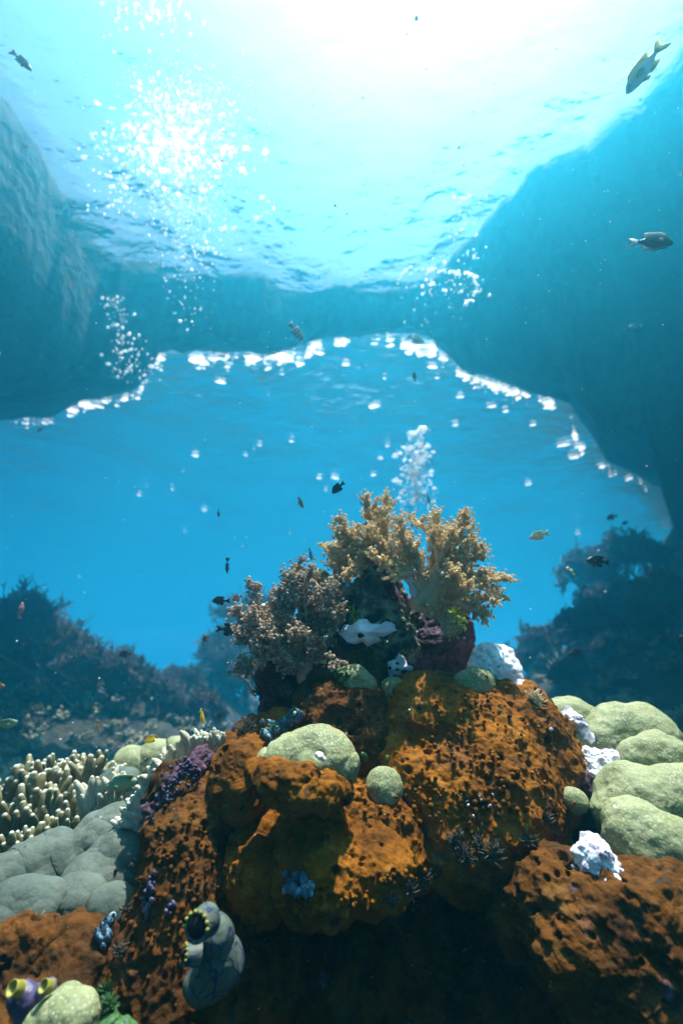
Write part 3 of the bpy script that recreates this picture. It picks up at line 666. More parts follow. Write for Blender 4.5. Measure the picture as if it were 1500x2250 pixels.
cluster('sea_squirt_cluster', 'bright blue sea squirts under the broad front boulder', 'sea squirts', [(640,1945,.60,14,8,10),(675,1955,.60,12,10,6),(655,1925,.61,6,8,5)], 'bluecluster', 7, 2, rim='violet')
cluster('sea_squirt_cluster', 'violet speckled growth low on the long orange flank', 'sea squirts', [(330,1960,.60,16,5,16),(322,1995,.6,16,7,9),(375,1990,.6,12,7,8)], 'violet', 4.5, 3)
cluster('sea_squirt_cluster', 'dark blue and white squirts at the lower left edge of the flank', 'sea squirts', [(235,2040,.585,10,8,14),(222,2060,.58,8,6,8)], 'bluecluster', 8, 4, rim='hole_shade')
cluster('algae_patch', 'bright yellow green algae on the rock under the right soft coral', 'algae', [(1004,1350,.97,34,8,10),(1012,1368,.97,26,6,8),(996,1345,.97,12,5,5)], 'algae', 3.6, 5)
cluster('algae_patch', 'dark green algae balls beside the green dome at the pinnacle foot', 'algae', [(742,1474,.90,16,4,4),(755,1486,.895,10,5,4)], 'darkgreen', 4.5, 6)
cluster('algae_patch', 'yellow green moss at the base of the mottled rock', 'algae', [(775,1345,.945,40,12,9)], 'algae', 2.2, 7)
cluster('speckled_growth', 'white and violet speckles on the encrusted rock', 'growth', [(400,1705,.715,30,14,14),(420,1680,.72,16,10,10),(372,1745,.70,14,8,12)], 'violet', 3.2, 8)
cluster('speckled_growth', 'white speckles scattered over the underside of the large boulder', 'growth', [(1060,1765,.735,12,40,18)], 'whitemix', 2.2, 9)
cluster('ball_squirt', 'pair of little green balls above the small round coral', 'sea squirt', [(850,1668,.80,1,0,0),(800,1664,.80,1,0,0)], 'darkgreen', 7, 10, rim='yellowrim')
def tuft(label, spots, m, seed):
    R = random.Random(seed)
    for px, py, d, n, L in spots:
        mb = MB(); q = surf(px, py, d); b = P(px, py, q if abs(q-d) < .2 else d)
        for _ in range(n):
            a = np.array([R.gauss(0, .7), R.gauss(-.3, .4), R.gauss(.6, .5)]); a /= np.linalg.norm(a); l = L*d/F*R.uniform(.5, 1)
            o = np.array([R.gauss(0, 4), 0, R.gauss(0, 4)])*d/F
            tube(mb, [b+o, b+o+a*l*.5, b+o+a*l+np.array([0, 0, l*.1])], [.0011, .0009, .0005], 4)
        tag(mb.build('hydroid_tuft', M[m], None, tuple(b)), label, 'hydroid', 'hydroid tufts: '+label)
tuft('feathery pale tuft on the left side of the purple rock', [(560,1490,.96,50,26),(565,1520,.96,40,22)], 'fanstem', 1)
tuft('hairy pale tuft beside the little maroon rock', [(545,1600,.92,60,20),(530,1612,.91,40,16)], 'fanstem', 2)
tuft('bristly pale tuft in the shadow below the large boulder', [(1020,1885,.78,60,26),(1050,1860,.78,40,22)], 'fanstem', 3)
tuft('hairy green tuft beside the bottom left dome coral', [(228,2190,.5,90,30),(240,2215,.5,80,26)], 'darkgreen', 4)
tuft('short pale tuft on the right shoulder of the large boulder', [(1170,1530,.98,60,14),(1185,1545,.97,40,12)], 'stalk', 5)

for i, (own, sp_, m_, r_) in enumerate([
  ('largest', [(980,1640,.75,40,60,50),(1110,1720,.75,50,60,50),(1050,1560,.78,30,60,40),(930,1780,.75,40,50,40)], 'sponge', 5),
  ('long', [(400,1880,.62,30,40,60),(340,2040,.6,30,40,60),(450,1960,.6,26,40,60)], 'sponge2', 5.5),
  ('broad', [(880,1930,.66,30,36,14),(760,1975,.62,30,50,12),(640,1985,.62,24,40,12)], 'sponge', 5.5)]):
    cluster('sponge_knobs', None, None, sp_, m_, r_, 40+i, None, 2, False, parent=BLD[own])
tuft('dark bristly tufts under the lower rim of the largest boulder', [(1000,1850,.76,40,26),(1080,1880,.76,50,30),(1160,1850,.76,40,26),(1200,1800,.8,30,22)], 'fanstem', 6)
tuft('pale bristly tufts under the right rim of the broad front boulder', [(930,1930,.68,40,22),(900,1960,.68,40,24),(860,1985,.66,30,20)], 'fanstem', 7)
tuft('short hairy tufts along the left edge of the long flank', [(300,1900,.62,26,14),(278,2000,.6,26,16),(262,2090,.58,30,18),(330,1800,.66,24,12)], 'fanstem', 8)
# big sea squirt with blue veins
def ascidian():
    B = P(465,2190,.53); e = empty('sea_squirt', B, 'large white sea squirt with blue veins and a dark open siphon', 'sea squirt')
    v, f = blob_geo((472,2105,.545), [(470,2050,.545,42),(478,2095,.545,46),(485,2130,.545,46),(455,2150,.545,44),(440,2160,.545,36),(500,2110,.55,36)], 6, 160, lambda p, n: .0012*fbm(p, 60, 3, 91))
    obj('body', v, f, M['ascidian'], e, tuple(B))
    def siphon(name, px, py, d, r, dirv, L):
        b = P(px, py, d); dirv = np.array(dirv, float); dirv /= np.linalg.norm(dirv); R = r*d/F; mb = MB()
        prof = [(-1.2, 1.25), (-.3, 1.15), (.35, 1.05), (.6, 1.12), (.66, 1.0), (.55, .86), (0, .72), (-.6, .6)]
        lathe(mb, b, dirv, [(R*L*p, R*q) for p, q in prof])
        s = mb.build(name, M['ascidian'], e, tuple(b))
        hb = MB(); vv, ff = ico(3); hb.add(vv*np.array([.88, .5, .88])*R+b+dirv*R*L*.3, ff); hb.build('opening', M['hole_shade'], s, tuple(b))  # black plug paints the inner shade of the siphon, covering the hollow
        rb = MB(); a, c = frame(dirv); an = np.arange(14)*2*math.pi/14
        pts = b+dirv*R*L*.62+(np.cos(an)[:, None]*a+np.sin(an)[:, None]*c)*R*1.06
        keep = pts[:, 2] > b[2]-.1*R
        knobs(rb, pts[keep]+dirv*R*.05, R*.18, None, 2); rb.build('rim', M['yellowrim'], s, tuple(b))
    siphon('siphon', 440,2032,.505,26,(-.28,-1,.12),1)
    siphon('siphon', 418,2098,.52,18,(-1,-.45,.15),1)
ascidian()
def ascidian2():
    B = P(70,2235,.5); e = empty('sea_squirt', B, 'violet blue sea squirt with yellow rimmed siphons in the bottom left corner', 'sea squirt')
    v, f = blob_geo((70,2205,.515), [(60,2210,.515,34),(85,2195,.515,30),(105,2175,.515,22),(45,2185,.515,26)], 5, 180, lambda p, n: .0015*fbm(p, 70, 3, 93))
    obj('body', v, f, M['violet'], e, tuple(B))
    for px, py, r in ((32,2172,14),(100,2167,12)):
        b = P(px, py, .5); R = r*.5/F; dirv = np.array([-.35, -.8, .5]); dirv /= np.linalg.norm(dirv); mb = MB()
        lathe(mb, b, dirv, [(-R*1.2, R*1.1), (0, R), (R*.5, R*1.08), (R*.58, R*.95), (R*.3, R*.8), (0, R*.5), (-.1*R, .01*R)])
        mb.build('siphon', M['yellowrim'], e, tuple(b))
ascidian2()

# ------------------------------------------------------------------ sea fans in the background
def sea_fan(label, px, py, d, hpx, wpx, seed, lean=0, dens=1.0, stem=False):
    R = np.random.default_rng(seed); B = P(px, py, d); u = d/F
    e = empty('sea_fan', B, label, 'sea fan', 'sea fans on the background reef')
    trunk, tw = MB(), MB(); up = np.array([lean, 0, 1.]); up /= np.linalg.norm(up)
    Hh, W = hpx*u, wpx*u
    segs = []
    def grow(p, dr, ln, lev):
        q = p+dr*ln; segs.append((p, q, lev))
        if lev >= 5: return
        n = 3 if lev < 3 else 3
        for k in range(n):
            s = R.normal(0, 1, 3)*np.array([1, .55, 1]); nd = dr*1.05+s*(.36+.05*lev); nd[2] += .12; nd /= np.linalg.norm(nd)
            grow(p+dr*ln*R.uniform(.5, 1), nd, ln*R.uniform(.62, .92), lev+1)
    for k in range(int(4*dens)):
        dr = up+np.array([R.uniform(-.9, .9)*W/Hh, R.uniform(-.3, .3), R.uniform(0, .3)]); dr /= np.linalg.norm(dr)
        grow(B+np.array([R.uniform(-.25, .25)*W, R.uniform(-.1, .1), 0]), dr, Hh*.30, 0)
    for p, q, lev in segs:
        if lev < 2: tube(trunk, [p, (p+q)/2+R.normal(0, .01, 3), q], [.012*(3-lev)/3*d/4, .010*(3-lev)/3*d/4, .008*(3-lev)/3*d/4], 5)
    sg = [(p, q) for p, q, lev in segs if lev >= 2]
    p = np.array([a for a, b in sg]); q = np.array([b for a, b in sg]); t = q-p
    a1 = np.cross(t, R.normal(0, 1, t.shape)); a1 /= np.linalg.norm(a1, axis=1)[:, None]; a2 = np.cross(t, a1); a2 /= np.linalg.norm(a2, axis=1)[:, None]
    sl = np.array([lv for _, _, lv in segs if lv >= 2]); k_ = sl >= 3
    q3 = np.repeat(p[k_]+t[k_]*R.uniform(.3, 1, (k_.sum(), 1)), 4, 0); t3 = np.repeat(t[k_], 4, 0)
    ln3 = np.linalg.norm(t3, axis=1)[:, None]; e3 = q3+(t3/ln3*.5+R.normal(0, .6, t3.shape)*[1, .5, 1])*np.maximum(ln3*.5, u*7)
    p = np.concatenate([p, q3]); q = np.concatenate([q, e3]); t = q-p
    a1 = np.cross(t, R.normal(0, 1, t.shape)); a1 /= np.linalg.norm(a1, axis=1)[:, None]; a2 = np.cross(t, a1); a2 /= np.linalg.norm(a2, axis=1)[:, None]
    rr = u*1.15; vs = []
    for c in (p, q):
        for k in range(3): vs.append(c+rr*(a1*math.cos(k*2.094)+a2*math.sin(k*2.094)))
    v = np.stack(vs, 1).reshape(-1, 3); n = len(p); b6 = (np.arange(n)*6)[:, None]
    f = np.concatenate([b6+np.array([[0,1,4,3]]), b6+np.array([[1,2,5,4]]), b6+np.array([[2,0,3,5]])])
    tw.add(v, f)
    trunk.build('trunk', M['fanstem' if stem else 'fan'], e, tuple(B)); tw.build('twigs', M['fan'], e, tuple(B))
fans = [('tall bushy sea fan at the left edge, highest of the left reef', 0,1500,4.4,210,130,.05,1.8,False),
        ('sea fan bush second from the left edge with pale twisted stems', 90,1560,4.0,190,150,-.1,1.6,True),
        ('broad brown sea fan on the left reef below the dark fish', 220,1560,4.3,150,170,.1,1.7,True),
        ('small sea fan at the right foot of the left reef', 300,1580,4.6,120,120,.15,1.4,False),
        ('tall narrow sea fan rising left of the left soft coral', 470,1540,6.0,170,110,.1,1.7,False),
        ('dim sea fan bush below the black and grey fishes', 520,1560,5.2,120,130,0,1.5,False),
        ('low sea fan in the dark gap behind the yellow fishes', 430,1620,3.9,110,150,0,1.3,False),
        ('sea fan right behind the pinnacle, half hidden', 560,1440,6.5,130,110,0,1.4,False),
        ('domed brown sea fan on the right reef slope', 1240,1470,4.6,110,170,0,2.0,False),
        ('sea fan on the right reef above the dark hovering fish', 1330,1330,6.0,130,130,-.1,1.5,False),
        ('sea fan highest on the right reef beside the cave wall', 1420,1290,6.2,120,140,0,1.5,False),
        ('wide sea fan bush in the middle of the right reef slope', 1340,1430,5.2,120,190,0,1.9,False),
        ('shaggy sea fan between the dark hovering fish and the cave wall', 1400,1370,5.6,110,150,0,1.7,False),
        ('sea fan against the right edge of the reef slope', 1475,1420,4.6,160,130,-.15,1.5,False),
        ('lowest sea fan in the far valley between the two reefs', 385,1520,6.0,55,110,0,1.5,False),
        ('sea fan low on the right reef just above the green coral lobes', 1235,1535,4.6,95,150,0,1.7,False),
        ('small sea fan at the lower end of the right reef crest', 1160,1490,5.4,60,90,0,1.2,False)]
for i, (lb, px, py, d, hp, wp, ln, dn, st) in enumerate(fans): sea_fan(lb, px, py, min(d*1.4, hit(px, py)+.15), hp, wp, 100+i, ln, dn, st)
# pale bare whips on the left reef
for i, (lb, pts) in enumerate([('long pale bare branch sloping down the left reef', [(0,1440),(50,1470),(110,1500),(165,1560),(215,1590)]), ('pale bare branch crossing the sea fans on the left reef', [(120,1465),(160,1500),(195,1530)]), ('thin pale whip beside the purple rock', [(530,1485),(545,1500),(560,1530)])]):
    mb = MB(); d = 4.2 if i < 2 else 2.2; pp = [P(a, b, d) for a, b in pts]; tube(mb, pp, np.linspace(.010, .005, len(pp)), 7)
    tag(mb.build('bare_branch', M['fan'], None, tuple(pp[0])), lb, 'coral branch', 'bare coral branches')

# ground growth on the slopes
def growth():
    R = np.random.default_rng(77); mb = MB(); n = 4600
    px = np.where(R.random(n) < .55, R.uniform(1090, 1560, n), R.uniform(-60, 640, n))
    ang = np.arctan((px-750)/F); r = np.exp(R.uniform(math.log(2.0), math.log(10), n))
    xy = np.stack([r*np.sin(ang), r*np.cos(ang)], 1); z = ground(xy)
    base = np.stack([xy[:,0], xy[:,1], z], 1)
    cl = fbm(base, 1.3, 3, 66) > -.1
    pos, rad, ax = [], [], []
    for b, rr in zip(base[cl], r[cl]):
        s = R.uniform(.03, .085)
        for k in range(R.integers(6, 13)):
            a = np.array([R.normal(0, .7), R.normal(-.2, .6), abs(R.normal(.7, .3))]); a /= np.linalg.norm(a)
            for t in (.5, 1.0): pos.append(b+a*s*t); rad.append(s*.22*R.uniform(.7, 1.2)); ax.append(a)
    knobs(mb, pos, np.array(rad), np.array(ax), 1)
    tag(mb.build('reef_growth', M['growth']), 'pale low coral growth covering the background reef slopes', 'reef growth', kind='stuff')
growth()

# ------------------------------------------------------------------ glint flakes and froth on the surface, bubbles, specks
def glint_foam():  # flakes along the arch stand in for wave glints; plume ones are froth
    R = np.random.default_rng(5); mb = MB()
    def flake(x, y, lx, ly, ang):
        k = 14; a = np.arange(k)*2*math.pi/k; r = 1+.45*np.array([R.uniform(-1, 1) for _ in range(k)])
        q = np.stack([lx*r*np.cos(a), ly*r*np.sin(a)], 1); c, s = math.cos(ang), math.sin(ang)
        q = q@np.array([[c, s], [-s, c]])+[x, y]
        z = H-.03+water_height(np.stack([q[:,0], q[:,1], q[:,0]*0], 1))
        e = np.column_stack([q, z]); mid = np.column_stack([(q-[x, y])*.6+[x, y], z-.012*R.uniform(.5, 1.5)]); j = np.arange(k)
        v = np.concatenate([e, mid, [[x, y, z.mean()-.018]]])
        mb.add(v, np.stack([j, j+k, (j+1) % k+k, (j+1) % k], 1)); s0 = mb.n-len(v)
        mb.f.setdefault(3, []).append(np.stack([np.full(k, 2*k), (j+1) % k+k, j+k], 1)+s0)
    line_ = [(20,918,.4),(90,922,.6),(180,885,1),(240,870,1),(300,858,.8),(345,775,1.6),(380,772,2.2),(450,776,2),(520,775,1.4),(580,775,1.2),(640,772,2),(690,755,2),(740,742,2),(800,735,2),(850,730,2.2),(900,745,1.6),(950,755,1.8),(985,790,1.6),(1040,822,1.2),(1100,840,1.2),(1160,858,1.4),(1215,878,1.1),(1250,900,.6),(1265,960,.9),(1290,990,1.1),(1330,1020,.6),(1390,1045,.6),(1440,1080,.5)]
    line = []
    for (a, b, wa), (c, d, wb) in zip(line_[:-1], line_[1:]):
        for q in (0, .33, .67): line.append((a+(c-a)*q, b+(d-b)*q, (wa+(wb-wa)*q)*.9))
    for (a, b, wa), (c, d, wb) in zip(line[:-1], line[1:]):
        for _ in range(int((2+6*(wa+wb)/2)*R.choice([.0, .3, .6, 1.3]))):
            t = R.random(); px, py = a+(c-a)*t, b+(d-b)*t+abs(R.normal(0, 9))*(1+wa)/2+1
            p = onsurf(px, py); dd = np.linalg.norm(p); sz = .0034*dd*math.exp(R.normal(-.15, .65))*(wa+.5)/1.6; az = -math.atan2(p[0], p[1])
            flake(p[0], p[1], sz, sz*R.uniform(.35, .8), az+R.normal(0, .35))
    for px, py, s in [(430,995,1),(820,888,1.6),(735,1045,1.2),(700,1048,.8),(485,835,1.4),(1010,865,1),(1000,930,.8),(640,970,.6),(570,980,.6),(820,1040,.9),(450,1118,.8),(380,1070,.5),(175,1267,.4),(1160,1060,.8),(1080,890,1.2),(540,1000,.5),(1260,1000,1.4),(1240,970,1.6),(760,800,1.2),(500,800,.9),(660,795,1.4),(590,800,1),(1110,900,.8),(950,800,1.3),(1170,930,.8)]:
        p = onsurf(px, py); dd = np.linalg.norm(p); flake(p[0], p[1], .007*dd*s, .0032*dd*s, -math.atan2(p[0], p[1])+R.normal(0, .3))
    for _ in range(150):
        px, py = R.normal(385, 62), R.normal(330, 40); p = onsurf(px, py); s = R.uniform(.006, .022)
        flake(p[0], p[1], s*1.3, s, R.uniform(0, 3))
    for _ in range(16):
        px, py = R.uniform(100, 1300), R.uniform(790, 1180); p = onsurf(px, py); dd = np.linalg.norm(p); s = .0026*dd*R.uniform(.3, 1.2)
        flake(p[0], p[1], s*1.6, s*.6, -math.atan2(p[0], p[1])+R.normal(0, .4))
    tag(mb.build('glint_foam', M['glint_foam']), 'white flakes set as wave glints along the arch, with froth over the plume', 'glint_foam', kind='stuff')
glint_foam()

def bubble_mat():
    m = bpy.data.materials.new('air bubble'); m.use_nodes = True; t = m.node_tree; N, L = t.nodes, t.links; N.clear()
    lw = N.new('ShaderNodeFresnel'); lw.inputs['IOR'].default_value = .92
    gl = N.new('ShaderNodeBsdfGlossy'); gl.inputs['Roughness'].default_value = .22
    tl = N.new('ShaderNodeBsdfTranslucent'); tl.inputs['Color'].default_value = (.9, .92, .93, 1)
    df = N.new('ShaderNodeBsdfDiffuse'); df.inputs['Color'].default_value = (.85, .87, .88, 1)
    tp = N.new('ShaderNodeBsdfTransparent')
    a = N.new('ShaderNodeMixShader'); L.new(tl.outputs[0], a.inputs[1]); L.new(df.outputs[0], a.inputs[2])
    b = N.new('ShaderNodeMixShader'); b.inputs[0].default_value = .45; L.new(tp.outputs[0], b.inputs[1]); L.new(a.outputs[0], b.inputs[2])
    c = N.new('ShaderNodeMixShader'); L.new(lw.outputs[0], c.inputs[0]); L.new(b.outputs[0], c.inputs[1]); L.new(gl.outputs[0], c.inputs[2])
    o = N.new('ShaderNodeOutputMaterial'); L.new(c.outputs[0], o.inputs[0]); return m
M['bubble'] = bubble_mat()
def bubbles():
    R = np.random.default_rng(9); groups = {}
    def put(g, px, py, d, rpx): groups.setdefault(g, []).append((px, py, d, rpx))
    for _ in range(430): # centre column
        t = R.random(); put('c', 912+R.normal(0, 18)*(.7+.5*t), 945+t*175, 3.4+R.normal(0, .1), abs(R.normal(0, 1.6))+1.2)
    for _ in range(10): put('c', 912+R.normal(0, 24), R.uniform(935, 1060), 3.4, R.uniform(5, 8))
    for _ in range(2600): # great plume under the surface
        t = abs(R.normal(0, .45)); sx = 95*(1-.55*min(t, 1)); put('l', 385+R.normal(0, 1)*sx*.75+25*t, 215+t*360+R.normal(0, 45), 3.0-.3*t+R.normal(0, .1), abs(R.normal(0, 1.1))+.8)
    for _ in range(130): # stragglers left of it
        put('l', 265+R.normal(0, 35), R.uniform(280, 480), 2.9, abs(R.normal(0, 1.6))+1.4)
    for _ in range(60): put('t', 330+R.normal(0, 50), abs(R.normal(0, 60)), 3.0, R.uniform(1.5, 4))
    for _ in range(150): # lower left string
        t = R.random(); put('s', 250+90*R.random()*t+R.normal(0, 18), 650+t*190, 3.2, abs(R.normal(0, 1.5))+1.2)
    ring = [(870,620),(900,590),(960,595),(1005,600),(1040,605),(1052,630),(1040,655),(1015,670)]
    for (a, b), (c, d) in zip(ring[:-1], ring[1:]):
        for _ in range(11): t = R.random(); put('r', a+(c-a)*t+R.normal(0, 3), b+(d-b)*t+R.normal(0, 3), 3.0, abs(R.normal(0, 1.4))+1.5)
    for _ in range(90): put('r', 970+R.normal(0, 45), 640+R.normal(0, 25), 3.0, abs(R.normal(0, .9))+.9)
    for _ in range(45): put('r', 1020+R.normal(0, 22), R.uniform(430, 590), 3.0, abs(R.normal(0, 1.2))+1.2)
    for _ in range(24): t = R.random(); put('k', 540+60*math.sin(t*5)+R.normal(0, 6), 420+t*110, 2.9, abs(R.normal(0, 1.4))+1.8)
    labels = {'c': ('round air bubble in the rising column above the right soft coral', 'bubbles of the column above the right soft coral', 60),
              'l': ('round air bubble in the big plume spreading under the bright surface', 'bubbles of the big plume at upper left', 110),
              't': ('round air bubble high above the big plume near the top', 'bubbles above the big plume', 14),
              's': ('round air bubble in the loose string left of the arch opening', 'bubbles of the loose string at the left', 34),
              'r': ('round air bubble in the curling ring right of the middle', 'bubbles of the curling ring', 50),
              'k': ('round air bubble in the short chain beside the big plume', 'bubbles of the short chain', 14)}
    v, f = ico(3); bm_ = mesh('air_bubble', v, f); bm_.materials.append(M['bubble']); rest = []
    for g, lst in groups.items():
        lst.sort(key=lambda q: -q[3]); lb, gr, n = labels[g]
        for k, (px, py, d, r) in enumerate(lst):
            c = P(px, py, d); rr = r*d/F
            if k < n:
                o = bpy.data.objects.new('air_bubble', bm_); COL.objects.link(o); o.location = c
                o.scale = (rr*(1.3 if r > 4 else 1.05), rr, rr*(.7 if r > 4 else .95)); tag(o, lb, 'air bubble', gr)
            else: rest.append((c, rr))
    mb = MB(); knobs(mb, [c for c, r in rest], np.array([r for c, r in rest]), None, 2)
    tag(mb.build('small_bubbles', M['bubble']), 'fine bubbles filling the plumes between the larger ones', 'bubbles', kind='stuff')
    mb = MB(); n = 700
    knobs(mb, [P(R.uniform(-20, 1520), R.uniform(0, 1700), R.uniform(.5, 3.2)) for _ in range(n)], np.abs(R.normal(0, .0009, n))+.0004, None, 1)
    tag(mb.build('drifting_specks', M['snow']), 'tiny pale specks drifting in the water', 'specks', kind='stuff')
bubbles()

# ------------------------------------------------------------------ fish
def fish_mat(name, back, flank, belly, bands=None, rough=.4, transl=.35):
    m = bpy.data.materials.new(name); m.use_nodes = True; t = m.node_tree; N, L = t.nodes, t.links
    if name == 'dark fish': transl = 0
    b = N['Principled BSDF']; b.inputs['Roughness'].default_value = rough
    tc = N.new('ShaderNodeTexCoord'); sx = N.new('ShaderNodeSeparateXYZ'); L.new(tc.outputs['Object'], sx.inputs[0])
    nz = N.new('ShaderNodeTexNoise'); nz.inputs['Scale'].default_value = 9; nz.inputs['Detail'].default_value = 4; L.new(tc.outputs['Object'], nz.inputs['Vector'])
    ad = N.new('ShaderNodeMath'); ad.operation = 'MULTIPLY_ADD'; ad.inputs[1].default_value = .08; L.new(nz.outputs['Fac'], ad.inputs[0]); L.new(sx.outputs['Z'], ad.inputs[2])
    mr = N.new('ShaderNodeMapRange'); mr.inputs['From Min'].default_value = -.14; mr.inputs['From Max'].default_value = .24; L.new(ad.outputs[0], mr.inputs['Value'])
    r = N.new('ShaderNodeValToRGB'); e = r.color_ramp.elements; e.new(.5)
    for i, (p, c) in enumerate(((.1, belly), (.5, flank), (.85, back))): e[i].position = p; e[i].color = (*c, 1)
    L.new(mr.outputs[0], r.inputs[0]); out = r.outputs[0]
    if bands:
        w_ = N.new('ShaderNodeMath'); w_.operation = 'SINE'; mu = N.new('ShaderNodeMath'); mu.operation = 'MULTIPLY'; mu.inputs[1].default_value = 33
        L.new(sx.outputs['X'], mu.inputs[0]); L.new(mu.outputs[0], w_.inputs[0])
        q = N.new('ShaderNodeMapRange'); q.inputs['From Min'].default_value = .2; q.inputs['From Max'].default_value = .5; L.new(w_.outputs[0], q.inputs['Value'])
        x = N.new('ShaderNodeMix'); x.data_type = 'RGBA'; L.new(q.outputs[0], x.inputs[0]); L.new(out, x.inputs[6]); x.inputs[7].default_value = (*bands, 1); out = x.outputs[2]
    vo = N.new('ShaderNodeTexVoronoi'); vo.inputs['Scale'].default_value = 40; L.new(tc.outputs['Object'], vo.inputs['Vector'])
    bp = N.new('ShaderNodeBump'); bp.inputs['Strength'].default_value = .25; bp.inputs['Distance'].default_value = .006; L.new(vo.outputs['Distance'], bp.inputs['Height']); L.new(bp.outputs[0], b.inputs['Normal'])
    L.new(out, b.inputs['Base Color'])
    if transl:
        tr = N.new('ShaderNodeBsdfTranslucent'); L.new(out, tr.inputs['Color']); mx = N.new('ShaderNodeMixShader'); mx.inputs[0].default_value = transl
        L.new(b.outputs[0], mx.inputs[1]); L.new(tr.outputs[0], mx.inputs[2]); L.new(mx.outputs[0], N['Material Output'].inputs['Surface'])
    return m
def plain(name, c, rough=.5, transl=0): return mat(name, [tuple(x*.8 for x in c), c], 6, 2, rough, 0, transl=transl)
K = {'black': (fish_mat('dark fish', (.008,.009,.012), (.016,.018,.024), (.03,.034,.04)), plain('dark fin', (.012,.014,.02))),
     'yellow': (fish_mat('yellow fish', (.85,.62,.01), (.92,.72,.02), (.92,.78,.06), transl=.5), plain('yellow fin', (.8,.58,.03), transl=.3)),
     'silver': (fish_mat('silver blue fish', (.50,.48,.20), (.42,.50,.54), (.56,.60,.60), transl=.45), plain('yellow white fin', (.72,.70,.22), transl=.4)),
     'grey': (fish_mat('grey olive fish', (.26,.25,.10), (.16,.19,.19), (.20,.24,.24)), plain('white fin', (.7,.74,.74), transl=.4)),
     'brown': (fish_mat('brown fish', (.16,.13,.06), (.17,.19,.17), (.30,.30,.24)), plain('brown fin', (.16,.15,.11), transl=.3)),
     'tan': (fish_mat('tan fish', (.42,.26,.10), (.42,.34,.22), (.5,.44,.34)), plain('tan fin', (.5,.36,.18), transl=.3)),
     'orange': (fish_mat('orange fish', (.6,.24,.04), (.34,.30,.24), (.4,.38,.34)), plain('orange fin', (.65,.32,.05), transl=.3)),
     'pink': (fish_mat('pink fish', (.40,.14,.12), (.50,.26,.24), (.62,.46,.40)), plain('pink fin', (.55,.3,.26), transl=.3)),
     'green': (fish_mat('green fish', (.14,.26,.16), (.26,.40,.28), (.45,.5,.3)), plain('green fin', (.3,.42,.26), transl=.3)),
     'striped': (fish_mat('striped fish', (.6,.58,.14), (.6,.66,.62), (.66,.7,.7), bands=(.02,.025,.03)), plain('pale fin', (.4,.46,.48), transl=.3)),
     'blue': (fish_mat('blue fish', (.05,.22,.34), (.10,.32,.44), (.2,.42,.5)), plain('blue fin', (.10,.3,.4), transl=.3))}
M['eye'] = plain('fish eye', (.004,.004,.005), .15); M['eyering'] = plain('eye ring', (.5,.5,.42), .3)
